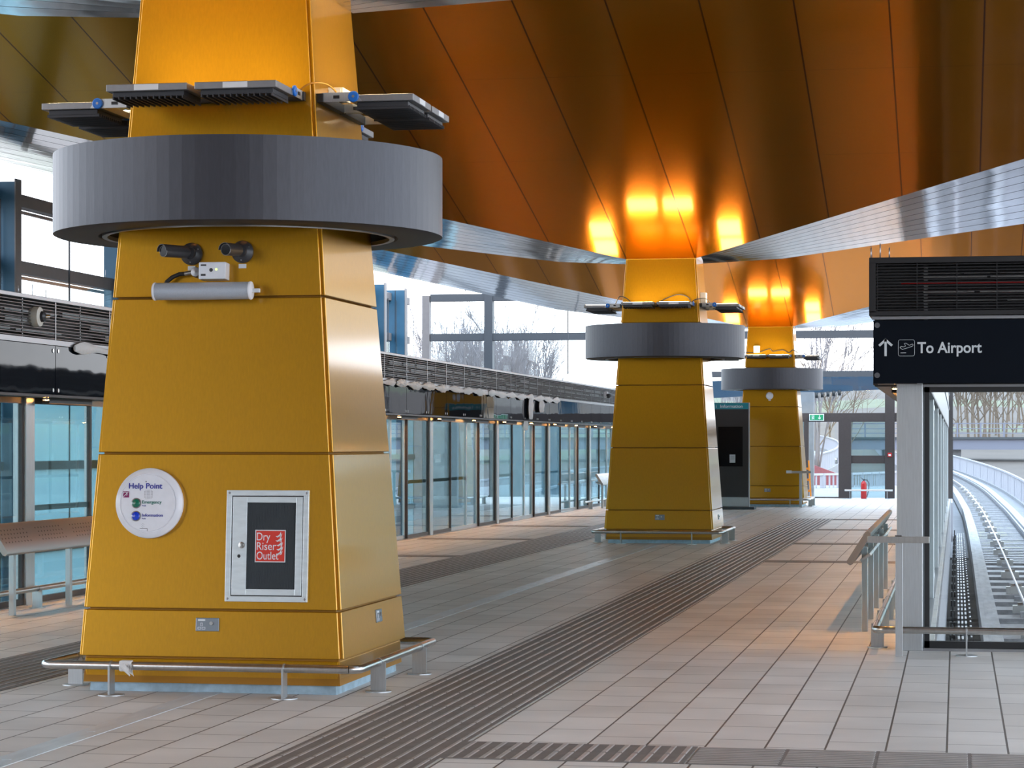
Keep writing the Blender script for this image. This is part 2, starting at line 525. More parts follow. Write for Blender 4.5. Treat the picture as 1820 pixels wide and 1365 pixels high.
# ring collars
def build_ring():
    t = empty('ring_collar', (XC, YC[0], 3.0), label='', cat='ring collar', group='grey ring collars around the columns')
    R, n = 1.308, 96
    m = MB()
    def circ(r, z): return [(r * math.cos(2 * PI * (k + .5) / n), r * math.sin(2 * PI * (k + .5) / n), z) for k in range(n)]
    m.rings([circ(R, 0), circ(R, .53)], cap=False)
    m.rings([circ(R, .53), circ(1.0, .53)], cap=False)
    o = m.build('outer_band', SLATE, t, sharp=2)
    for p in o.data.polygons: p.use_smooth = False
    u = MB()
    u.rings([circ(R - .001, .0), circ(R - .02, -.008), circ(R - .30, -.008), circ(R - .32, .03), circ(R - .32, .50)], cap=False)
    u.build('underside_plate', SLATED, t)
    g = MB()
    g.rings([circ(R - .325, .012), circ(R - .325, -.014), circ(R - .36, -.014), circ(R - .36, .012)], cap=False)
    g.build('inner_rim', ALU, t)
    br = MB()
    for k in range(8):
        a = PI / 8 + k * PI / 4
        ca, sa = math.cos(a), math.sin(a)
        M = Matrix.Rotation(a, 4, 'Z')
        b2 = MB().box(.60 / max(abs(ca), abs(sa)), R - .02, -.02, .02, .10, .16)
        b2.xf(M)
        b2.build('support_arm', LAMPB, t)
    return t
ring1 = build_ring()
tag(ring1, 'large slate grey ring collar hung around the nearest yellow column')
recache()
r2 = copy_tree(ring1); r2.location = (XC, YC[1], 3.0); tag(r2, 'slate grey ring collar around the middle yellow column')
r3 = copy_tree(ring1); r3.location = (XC + .02, YC[2], 3.0); tag(r3, 'smallest looking slate grey ring collar, around the farthest yellow column')

# floodlights: local frame: face at y=0, fixture extends to -y, tangential x
def build_lamp():
    t = empty('floodlight', (0, 0, 0), cat='floodlight', group='upward floodlights on the columns')
    b = MB()
    b.box(-.265, .265, -.64, -.22, -.022, .022, bev=.004)
    b.build('casing', LAMPB, t)
    h = MB()
    h.box(-.235, .235, -.60, -.26, -.055, -.022, bev=.003)
    for i in range(13):
        x = -.228 + i * .038
        h.box(x - .004, x + .004, -.612, -.25, -.07, -.05)
    h.build('cooling_fins', LAMPD, t)
    l = MB().box(-.235, .235, -.61, -.25, .0225, .026)
    l.build('lamp_face', LEDM, t)
    e = MB().box(-.08, .08, -.6425, -.6395, -.018, .018)
    e.build('edge_label', LABEL, t)
    for s in (-1, 1):
        a = MB()
        a.hexa([(s * .262, -.30, -.02), (s * .268, -.30, -.02), (s * .268, -.035, -.02), (s * .262, -.035, -.02)],
               [(s * .262, -.26, .04), (s * .268, -.26, .04), (s * .268, -.035, .04), (s * .262, -.035, .04)])
        a.build('mounting_arm', STEELB, t)
        d = MB().lathe([(.001, -.004), (.034, -.004), (.036, .003), (.036, .009), (.030, .014), (.001, .014)], (s * .269, -.245, .01), 'x', 24)
        if s < 0: d.xf(Matrix.Translation((2 * s * .269, 0, 0)) @ Matrix.Scale(-1, 4, (1, 0, 0)))
        d.build('blue_knob', BLUE, t)
        q = MB().cyl((s * .282, -.245, .01), (s * .286, -.245, .01), .009, 10)
        q.build('knob_bolt', ALU, t)
        w = MB().box(s * .262 - .012, s * .262 + .012, -.15, -.11, 0.0, .02)
        w.build('arm_bolt', BLACK, t)
    MB().box(-.28, .28, -.045, .012, -.022, .035, bev=.003).build('wall_bracket', BLACK, t)
    return t
LZ = 3.84
proto = build_lamp()
recache()
first = True
ci = 0
cname = ['nearest', 'middle', 'farthest']
sides = ['front', 'right', 'back', 'left']
for ci, yc in enumerate(YC):
    hw = WZ(LZ) / 2
    for k in range(4):
        rot = k * PI / 2
        for s in (-1, 1):
            t = proto if first else copy_tree(proto)
            first = False
            loc = Matrix.Rotation(rot, 4, 'Z') @ Vector((s * .29, -hw, LZ))
            t.location = (XC + loc.x, yc + loc.y, LZ)
            t.rotation_euler = (0, 0, rot)
            # s=-1 is: front->left, right->near, back->right, left->far
            which = {0: ('left', 'right'), 1: ('nearer', 'farther'), 2: ('right', 'left'), 3: ('farther', 'nearer')}[k][0 if s < 0 else 1]
            tag(t, 'grey finned floodlight, %s one of the pair on the %s face of the %s column' % (which, sides[k], cname[ci]), 'floodlight')

# cables above lamps, junction boxes on the columns
def box_on_side(yc, dx, dy, z, label):
    m = MB().box(dx - .05, dx, dy - .09, dy + .09, z, z + .10, bev=.004)
def cable(label, pts, r=.006, m=CHARC):
    P = []
    n = len(pts)
    for i in range((n - 1) * 6 + 1):
        tt = i / 6
        k = min(int(tt), n - 2); u = tt - k
        p0 = Vector(pts[max(k - 1, 0)]); p1 = Vector(pts[k]); p2 = Vector(pts[k + 1]); p3 = Vector(pts[min(k + 2, n - 1)])
        P.append(.5 * ((2 * p1) + (p2 - p0) * u + (2 * p0 - 5 * p1 + 4 * p2 - p3) * u * u + (3 * p1 - p0 - 3 * p2 + p3) * u ** 3))
    o = MB().tube(P, r, 8).build('power_cable', m)
    return tag(o, label, 'cable', 'lamp power cables')
hw = WZ(3.9) / 2
y1 = YC[0]
cable('thin brown cable looping over the front right corner of the nearest column', [(XC + .52, y1 - hw - .05, 3.87), (XC + .60, y1 - hw - .02, 3.93), (XC + hw + .04, y1 - hw + .12, 3.95), (XC + hw + .08, y1 - hw + .22, 3.92), (XC + hw + .09, y1 - hw + .28, 3.88)], .006, GOLDIN)
y2 = YC[1]
cable('long dark cable arching over the front floodlights of the middle column', [(XC - .04, y2 - hw - .03, 3.88), (XC + .12, y2 - hw - .05, 3.96), (XC + .3, y2 - hw - .06, 4.01), (XC + .45, y2 - hw - .05, 3.97), (XC + .5, y2 - hw - .03, 3.88)], .008)
cable('short dark cable at the front left corner of the middle column', [(XC - .75, y2 - .5, 3.88), (XC - .66, y2 - hw - .03, 3.99), (XC - .55, y2 - hw - .03, 3.96), (XC - .46, y2 - hw - .03, 3.88)], .008)
cable('short dark cable at the front right corner of the middle column', [(XC + .5, y2 - hw - .03, 3.88), (XC + .58, y2 - hw - .04, 3.93), (XC + .72, y2 - .5, 3.95), (XC + .78, y2 - .4, 3.89)], .008)
y3 = YC[2]
cable('dark cable sagging across the front lamps of the farthest column', [(XC - .62, y3 - hw - .03, 3.95), (XC - .3, y3 - hw - .05, 3.94), (XC, y3 - hw - .05, 4.03), (XC + .1, y3 - hw - .05, 3.97), (XC + .35, y3 - hw - .05, 4.0), (XC + .5, y3 - hw - .04, 3.93), (XC + .6, y3 - hw - .04, 4.0), (XC + .72, y3 - .5, 3.93)], .010)
def jbox(x0, x1, ya, yb, z0, z1, label):
    t = empty('junction_box', ((x0 + x1) / 2, (ya + yb) / 2, z0), label=label, cat='junction box')
    cx, cy = (x0 + x1) / 2, (ya + yb) / 2
    MB().box(x0 - cx, x1 - cx, ya - cy, yb - cy, 0, (z1 - z0) * .9, bev=.004).build('box_body', WHITE2, t)
    MB().box(x0 - cx + .015, x1 - cx - .015, ya - cy - .003, yb - cy + .003, .015, z1 - z0 - .02).build('box_lid', LABEL, t)
hz = WZ(3.92) / 2
jbox(XC + hz - .012, XC + hz + .10, y1 - .25, y1 - .05, 3.88, 3.97, 'small cream junction box above the right floodlights of the nearest column')
jbox(XC + hz - .012, XC + hz + .09, y2 - .35, y2 - .15, 3.88, 4.08, 'cream junction box on the right face of the middle column')
jbox(XC - .40, XC - .24, y3 - hz - .07, y3 - hz + .012, 3.93, 4.13, 'square cream junction box on the front of the farthest column')

# bumper rails around columns
def build_rail():
    t = empty('bumper_rail', (XC, YC[0], 0), cat='bumper rail', group='steel bumper rails around the columns')
    hx, hy, z, r = 1.04, 1.10, .19, .027
    pts = []
    for cx, cy, a0 in ((hx - .06, -hy + .06, -PI / 2), (hx - .06, hy - .06, 0), (-hx + .06, hy - .06, PI / 2), (-hx + .06, -hy + .06, PI)):
        for k in range(5):
            a = a0 + k * PI / 8
            pts.append((cx + .06 * math.cos(a), cy + .06 * math.sin(a), z))
    pts.append((hx - .06, -hy, z))
    pts[0] = pts[-1]
    MB().tube(pts, r, 14).build('rail_pipe', STEEL, t)
    feet = [(-.58, -hy, 0), (.56, -hy, 0), (-.58, hy, 0), (.56, hy, 0), (hx, -.58, 1), (hx, .62, 1), (-hx, -.52, 1), (-hx, .62, 1)]
    for x, y, side in feet:
        f = MB()
        if side: f.box(x - .006 , x + .006, y - .055, y + .055, .004, z + .012) if False else f.box(x - .05, x + .05, y - .006, y + .006, .004, z)
        else: f.box(x - .006, x + .006, y - .05, y + .05, .004, z)
        f.build('rail_post', STEELB, t)
        MB().cyl((x, y, 0.0), (x, y, .007), .085, 24).build('floor_disc', STEELB, t)
        rr = MB()
        if side: rr.cyl((x, y - .006, z), (x, y + .006, z), r + .003, 16)
        else: rr.cyl((x - .006, y, z), (x + .006, y, z), r + .003, 16)
        rr.build('pipe_clip', STEELB, t)
    return t
rail = build_rail()
tag(rail, 'low steel bumper rail around the base of the nearest column')
recache()
q = copy_tree(rail); q.location = (XC, YC[1], 0); tag(q, 'low steel bumper rail around the base of the middle column')
q = copy_tree(rail); q.location = (XC, YC[2], 0); tag(q, 'low steel bumper rail around the base of the farthest column')
# scrap of tape tied on near rail
m = MB()
for k in range(5):
    a = random.uniform(0, 1)
    m.tube([(XC - .50 + k * .015, y1 - 1.10 - .03, .20), (XC - .47 + k * .012, y1 - 1.14, .20 - .03 - k * .008), (XC - .44 - k * .01, y1 - 1.145, .13 + k * .012)], [.012, .016, .004], 5)
m.box(XC - .52, XC - .44, y1 - 1.132, y1 - 1.07, .155, .224, bev=.01)
tag(m.build('tape_scrap', WRAP), 'crumpled pale tape scrap wrapped on the nearest bumper rail', 'tape')

# ------------------------------------------------------------------ things on the nearest column front
def fy(z): return YC[0] - WZ(z) / 2
TL = math.atan(.143 / 2)       # lean of the face
X1 = -4.72
def on_face(name, x, z, label, cat):
    """empty on the leaning front face, local +Z up the face, local -Y outwards"""
    t = empty(name, (X1 + x, fy(z), z), label=label, cat=cat)
    t.rotation_euler = (-TL, 0, 0)
    return t
# help point
t = on_face('help_point', -.405, 1.215, 'round white help point with green and blue buttons on the nearest column', 'help point')
MB().lathe([(.19, 0.004), (.222, 0), (.228, -.02), (.226, -.038), (.212, -.052), (.190, -.058), (.188, -.054), (.184, -.054), (.182, -.058), (.10, -.061), (.001, -.061)], (0, 0, 0), 'y', 64).build('housing', WHITE, t)
def btn(z, m, nm):
    MB().lathe([(.034, -.059), (.034, -.064), (.028, -.066), (.027, -.062), (.001, -.062)], (-.078, 0, z), 'y', 28).build('button_ring', ALU, t)
    MB().lathe([(.0265, -.061), (.0265, -.068), (.018, -.073), (.001, -.075)], (-.078, 0, z), 'y', 28).build(nm, m, t)
btn(-.002, GREENB, 'emergency_button')
btn(-.085, BLUEB, 'information_button')
text('lettering', 'Help Point', .05, TM(-.130, -.0615, .093), TXTB, t, width=.225, bold=.0006)
text('lettering', 'Emergency', .03, TM(-.037, -.0615, -.004), TXTG, t, width=.13, bold=.0003)
text('lettering', 'Push', .013, TM(-.037, -.0615, -.022), TXTB, t, width=.025)
text('lettering', 'Information', .028, TM(-.037, -.0615, -.088), TXTB, t, width=.14, bold=.0003)
text('lettering', 'Push', .013, TM(-.037, -.0615, -.105), TXTB, t, width=.025)
sym = MB().box(-.168, -.128, -.0625, -.058, .035, .075)
sym.build('hearing_symbol', PURP, t)
em = MB()
em.tube([(-.155 + .014 * math.cos(a), -.0635, .056 + .014 * math.sin(a)) for a in [-.6 + k * .45 for k in range(9)]], .0022, 6)
em.tube([(-.166, -.0635, .038), (-.132, -.0635, .072)], .0018, 6)
em.build('symbol_ear', WHITE, t)
gr = MB()
for i in range(7):
    for j in range(8):
        if (i in (0, 6)) and j in (0, 7): continue
        gr.cyl((-.022 + i * .0085, -.0608, .03 + j * .0075), (-.022 + i * .0085, -.0616, .03 + j * .0075), .0021, 6)
gr.cyl((-.015, -.0608, .138), (-.015, -.0616, .138), .004, 8)
for i, j in ((0, 0), (1, 1), (-1, 1), (0, 2), (1, -1), (-1, -1), (0, -2)):
    gr.cyl((-.03 + i * .007, -.0608, -.145 + j * .006), (-.03 + i * .007, -.0616, -.145 + j * .006), .0016, 6)
gr.box(-.05, .0, -.0618, -.0606, -.166, -.1635)
gr.box(-.0015, .001, -.0618, -.0606, -.181, -.166)
gr.build('speaker_holes', CHARC, t)

# dry riser cabinet
t = on_face('dry_riser_cabinet', .383, .946, 'silver dry riser cabinet with ribbed window and red sign', 'cabinet')
hw_, hh = .273, .357
fr = MB()
fr.box(-hw_, hw_, -.018, .01, hh - .035, hh, bev=.002)
fr.box(-hw_, hw_, -.018, .01, -hh, -hh + .035, bev=.002)
fr.box(-hw_, -hw_ + .035, -.018, .01, -hh + .034, hh - .034, bev=.002)
fr.box(hw_ - .035, hw_, -.018, .01, -hh + .034, hh - .034, bev=.002)
fr.build('cabinet_frame', CABW, t)
MB().box(-hw_ + .03, hw_ - .03, -.006, .008, -hh + .03, hh - .03).build('door_gap', CHARC, t)
dr = MB()
dx0, dx1, dz0, dz1 = -hw_ + .042, hw_ - .042, -hh + .042, hh - .042
wx0, wx1, wz0, wz1 = -.136, .188, -.276, .278
dr.box(dx0, wx0, -.015, -.004, dz0, dz1, bev=.0015)
dr.box(wx1, dx1, -.015, -.004, dz0, dz1, bev=.0015)
dr.box(wx0 - .001, wx1 + .001, -.015, -.004, dz0, wz0, bev=.0015)
dr.box(wx0 - .001, wx1 + .001, -.015, -.004, wz1, dz1, bev=.0015)
d = dr.build('cabinet_door', CABW, t)
DKW = mat('dark_ribbed_window', (0.012, 0.017, 0.021), rough=0.5, spec=0.3, noise=0.2, nscale=4)
w = MB()
n = 44
for i in range(n):
    xa = wx0 + (wx1 - wx0) * i / n; xb = wx0 + (wx1 - wx0) * (i + 1) / n
    w.hexa([(xa, -.006, wz0), ((xa + xb) / 2, -.0085, wz0), (xb, -.006, wz0), (xb, -.004, wz0), (xa, -.004, wz0)],
           [(xa, -.006, wz1), ((xa + xb) / 2, -.0085, wz1), (xb, -.006, wz1), (xb, -.004, wz1), (xa, -.004, wz1)])
w.build('ribbed_window', DKW, d)
sg = MB().box(-.080, .122, -.0108, -.0086, -.104, .103)
sg.build('sign_border', LABEL, d)
MB().box(-.074, .116, -.0118, -.0105, -.098, .097).build('sign_plate', SIGNR, d)
for i, (s_, wd) in enumerate((('Dry', .088), ('Riser', .128), ('Outlet', .145))):
    text('lettering', s_, .072, TM(-.068, -.0122, .036 - i * .061), LABEL, d, width=wd, depth=.0006)
fl = MB()
for i in range(5):
    z = -.045 + i * .028
    x = .072 + .004 * math.sin(i * 1.3)
    pts = [(x - .012, -.0123, z - .004), (x, -.0123, z - .012 + .004), (x + .018, -.0123, z + .004), (x + .022, -.0123, z + .022)]
    fl.tube(pts, [.001, .0055, .006, .001], 6)
    pts = [(x + .012, -.0123, z - .012), (x + .022, -.0123, z - .006), (x + .030, -.0123, z + .014)]
    fl.tube(pts, [.001, .004, .001], 6)
fl.build('flame_symbol', LABEL, d)
MB().lathe([(.021, -.014), (.021, -.018), (.015, -.019), (.013, -.024), (.001, -.025)], (-.168, 0, .004), 'y', 24).build('cam_lock', STEEL, d)
MB().cyl((-.185, -.0145, -.066), (-.185, -.0156, -.066), .011, 20).build('key_hole', BLACK, d)
for sx in (-1, 1):
    for sz in (-1, 1):
        MB().lathe([(.008, -.0175), (.008, -.020), (.003, -.021), (.001, -.020)], (sx * (hw_ - .018), 0, sz * (hh - .018)), 'y', 12).build('screw', ALU, t)

# sockets
def socket(name, M_loc, rot, label, w=.155, h=.086, tilt=TL):
    t = empty(name, M_loc, label=label, cat='socket', group='steel sockets low on the columns')
    t.rotation_euler = (-tilt, 0, 0)
    t.rotation_mode = 'XYZ'
    t.rotation_euler = (Matrix.Rotation(rot, 4, 'Z') @ Matrix.Rotation(-tilt, 4, 'X')).to_euler()
    MB().box(-w / 2, w / 2, -.009, .004, -h / 2, h / 2, bev=.003).build('faceplate', mat_sock, t)
    m = MB()
    m.box(-.062, -.014, -.011, -.008, .022, .034)
    m.build('socket_label', LABEL, t)
    m = MB()
    for (x, z, a, b) in ((-.038, .0, .007, .011), (-.052, -.024, .011, .008), (-.024, -.024, .011, .008)):
        m.box(x - a, x + a, -.0105, -.008, z + b - .003, z + b); m.box(x - a, x + a, -.0105, -.008, z - b, z - b + .003)
        m.box(x - a, x - a + .003, -.0105, -.008, z - b, z + b); m.box(x + a - .003, x + a, -.0105, -.008, z - b, z + b)
    m.build('pin_slots', WHITE, t)
    MB().cyl((.028, -.008, .008), (.028, -.018, .008), .012, 16).build('key_switch', STEEL, t)
    return t
mat_sock = mat('grey_steel_faceplate', (0.25, 0.28, 0.31), rough=0.35, metal=0.7)
socket('power_socket', (X1 - .005, fy(.44), .441), 0, 'grey steel socket plate low on the front of the nearest column')
hs = WZ(.44) / 2
socket('power_socket', (XC + hs, 15.72, .44), PI / 2, 'grey steel socket plate low on the right face of the nearest column')
socket('power_socket', (XC + .02, YC[1] - hs, .42), 0, 'grey steel socket plate low on the front of the middle column')
socket('power_socket', (XC + hs, YC[1] + .1, .40), PI / 2, 'grey steel socket plate low on the right face of the middle column')
socket('power_socket', (XC - .03, YC[2] - hs, .42), 0, 'grey steel socket plate low on the front of the farthest column')

# security cameras
def cctv(x, z, dirv, L, label):
    t = on_face('security_camera', x, z, label, 'security camera')
    MB().lathe([(.10, 0.004), (.10, -.025), (.085, -.045), (.055, -.06), (.05, -.085), (.001, -.09)], (0, 0, 0), 'y', 36).build('mounting_base', CHARC, t)
    for a in range(3):
        an = a * 2.1 + .5
        MB().cyl((.078 * math.cos(an), -.030, .078 * math.sin(an)), (.078 * math.cos(an), -.050, .078 * math.sin(an)), .006, 8).build('screw', ALU, t)
    p0 = Vector((0, -.08, 0)); dv = Vector(dirv).normalized()
    q0 = p0 + dv * .02
    q1 = p0 + dv * L
    MB().tube([p0, q0], [.03, .03], 16).build('swivel_joint', CHARC, t)
    MB().tube([q0, q0 + dv * .015, q1 - dv * .01, q1], [.035, .05, .052, .052], 28).build('camera_barrel', CHARC, t)
    MB().tube([q1 - dv * .002, q1 + dv * .003], [.046, .046], 28).build('lens', LENS, t)
    # rim + hood
    a_ = dv.cross(Vector((0, 0, 1))).normalized(); b_ = a_.cross(dv).normalized()
    MB().tube([q1 + a_ * .049 * math.cos(k * PI / 12) + b_ * .049 * math.sin(k * PI / 12) + dv * .002 for k in range(25)], .003, 6).build('lens_rim', ALU, t)
    h = MB()
    R1 = [q0 + dv * .03 + (a_ * math.cos(k * PI / 12) + b_ * math.sin(k * PI / 12)) * .056 for k in range(0, 13)]
    R2 = [q1 + dv * .025 + (a_ * math.cos(k * PI / 12) + b_ * math.sin(k * PI / 12)) * .058 for k in range(0, 13)]
    R3 = [p + (p - q1 - dv * .025).normalized() * .004 for p in R2]
    R4 = [p + (p - q0 - dv * .03).normalized() * .004 for p in R1]
    h.rings([R1, R2, R3, R4], closed=False, cap=False)
    h.build('sun_hood', CHARC, t)
    for ch in [o for o in COL.objects if o.parent == t]:
        ch.data.transform(Matrix.Scale(.73, 4))
    MB().box(-.025, .025, -.006, .002, -.106, -.078).build('name_tag', LABEL, t)
cctv(-.165, 2.833, (-.50, -.86, -.07), .30, 'charcoal bullet camera, left of the pair, barrel turned further left')
cctv(.178, 2.842, (-.25, -.96, -.10), .24, 'charcoal bullet camera, right of the pair, pointing nearly straight out')

t = on_face('sensor_box', .005, 2.713, 'pale control box with a lit green dot between the bullet cameras', 'control box')
MB().box(-.096, .085, -.085, .004, -.055, .055, bev=.004).build('box_body', WHITE, t)
MB().cyl((-.012, -.084, .003), (-.012, -.0875, .003), .012, 16).build('dial', CHARC, t)
LGR = mat('lit_green_indicator', (.5, .8, .2), emit=(.6, 1, .15), estr=1.5)
MB().cyl((.023, -.084, .006), (.023, -.087, .006), .007, 12).build('indicator_light', LGR, t)
MB().box(-.082, -.045, -.0865, -.0845, .030, .040).build('label_bar', CHARC, t)
MB().box(-.08, -.048, -.0865, -.0845, -.035, -.022).build('label_bar', CHARC, t)
MB().lathe([(.034, .01), (.034, -.03), (.030, -.045), (.001, -.048)], (-.125, -.02, -.005), 'y', 24).build('cable_boss', ALU, t)
MB().cyl((-.15, -.035, -.005), (-.205, -.035, -.012), .015, 16).build('cable_gland', STEEL, t)
MB().tube([(-.20, -.035, -.012), (-.24, -.04, -.015), (-.285, -.045, -.035), (-.32, -.05, -.065), (-.335, -.05, -.10)], .014, 12).build('conduit', BLACK, t)

t = on_face('tube_loudspeaker', -.05, 2.578, 'long pale grey tubular loudspeaker beneath the two bullet cameras', 'loudspeaker')
m = MB(); m.cyl((-.325, -.10, 0), (.315, -.10, 0), .056, 36); m.build('speaker_tube', GRILLE, t)
for s in (-1, 1):
    m = MB(); m.lathe([(.057, -.006), (.060, 0), (.057, .008), (.03, .012), (.001, .013)], (.315 if s > 0 else -.325, -.10, 0), 'x', 36)
    if s < 0: m.xf(Matrix.Translation((-.65, 0, 0)) @ Matrix.Scale(-1, 4, (1, 0, 0)))
    m.build('end_cap', WHITE, t)
MB().box(.325, .375, -.105, -.085, -.012, .012).build('cap_tab', LABEL, t)
m = MB()
for x in (-.22, .22): m.box(x - .015, x + .015, -.05, .004, -.02, .02)
m.build('speaker_bracket', WHITE, t)

# white sounder on farthest column
t = empty('ceiling_sounder', (XC + .015, YC[2] - WZ(2.83) / 2, 2.83), label='round white sounder on the front of the farthest column below its ring', cat='sounder')
MB().lathe([(.09, 0.004), (.095, -.03), (.07, -.06), (.001, -.07)], (0, 0, 0), 'y', 28).build('sounder_body', WHITE, t)
MB().box(-.03, .03, -.02, .004, -.125, -.1).build('name_tag', WHITE, t)

# ------------------------------------------------------------------ roof
def roof():
    SL = .23
    for n, yc in enumerate(YC):
        yf = yc - .58
        A = 13.0
        zt = lambda y: 4.60 + SL * (yf - y)
        yr = (YC[n - 1] + 3.2) if n else -5.0
        h = .575
        kx = 4.60
        # front surface, origin at column top front so joints register
        def P(x, y): return (x - XC, y - yf, zt(y))
        xl, xr = XC - h, XC + h
        tipy = yf - .85 * A
        m = MB()
        m.poly([P(xl, yf), P(xl - A, tipy), P(xl - A, yr), P(xr + A, yr), P(xr + A, tipy), P(xr, yf)] if tipy > yr else
               [P(xl, yf), P(xl - (yf - yr) / .85, yr), P(xr + (yf - yr) / .85, yr), P(xr, yf)])
        o = m.build('ceiling', CEIL)
        o.location = (XC, yf, 0)
        tag(o, ['orange metal ceiling slope rising in front of the nearest column', 'wide brown orange metal ceiling slope rising from the middle column', 'orange metal ceiling slope rising from the farthest column'][n], 'ceiling', kind='structure')
        # silver fascia facets: between V edge L and rear edge U, in strips
        for s in (-1, 1):
            yb = yc + .58
            def Lp(a): return Vector((XC + s * (h + a), yf - .85 * a, 4.60 + SL * .85 * a))
            def Up(a):
                z = 4.60 + (.045 * a if a < 1.3 else .06 + (a - 1.3) * .13)
                if s < 0 and a > 5.1: z += (a - 5.1) * .09
                return Vector((XC + s * (h + a), yb, z))
            NS = 9
            m = MB()
            steps = [0, .6, 1.3, 2.5, 4, 5.1, 7, 9, 11, 13]
            for k in range(NS):
                u0, u1 = k / NS, (k + 1) / NS
                ra = []; rb = []
                for a in steps:
                    p0 = Lp(a).lerp(Up(a), u0); p1 = Lp(a).lerp(Up(a), u1 - .006)
                    ra.append(p0); rb.append(p1)
                m.rings([ra, rb], closed=False, cap=False)
            o = m.build('trim_%d' % (n * 2 + (1 if s < 0 else 2)), SILV)
            tag(o, 'polished silver fascia flaring out %s from the top of the %s column' % ('left' if s < 0 else 'right', cname[n]), 'fascia', kind='structure')
            # dark backing above the strips
            m = MB()
            ra = [Lp(a) + Vector((0, 0, .03)) for a in steps]; rb = [Up(a) + Vector((0, 0, .03)) for a in steps]
            m.rings([ra, rb], closed=False, cap=False)
            ridge = None
            if n < 2:
                yr2 = yc + 3.2; zr = 4.60 + SL * ((YC[n + 1] - .58) - yr2)
                rc = [Vector((p.x, yr2, zr)) for p in rb]
                m.rings([rb, rc], closed=False, cap=False)
                if s > 0:
                    m.poly([(XC - h, yb, 4.63), (XC + h, yb, 4.63), (XC + h, yr2, zr), (XC - h, yr2, zr)])
            o = m.build('ceiling', BRONZE)
            tag(o, 'dark upper roof backing hidden above the %s fascia of the %s column' % ('left' if s < 0 else 'right', cname[n]), 'ceiling', kind='structure')
roof()

m = MB(); m.box(-17.7, 8.9, -9.3, -9, 0, 9.4)  # unseen wall added behind the camera to shape reflections and light
tag(m.build('wall_front', mat('added_plain_grey_wall', (.30, .29, .28), rough=.8, noise=.1, nscale=2)), 'plain grey wall added unseen behind the viewpoint to shape reflections and light', 'wall', kind='structure')
m = MB(); m.box(-17.7, 8.9, -9.3, -4.95, 9.3, 9.4)  # unseen roof strip added with the rear wall, closes off the sky there
tag(m.build('ceiling', BRONZE), 'flat dark ceiling strip added unseen to meet the added wall behind the viewpoint', 'ceiling', kind='structure')
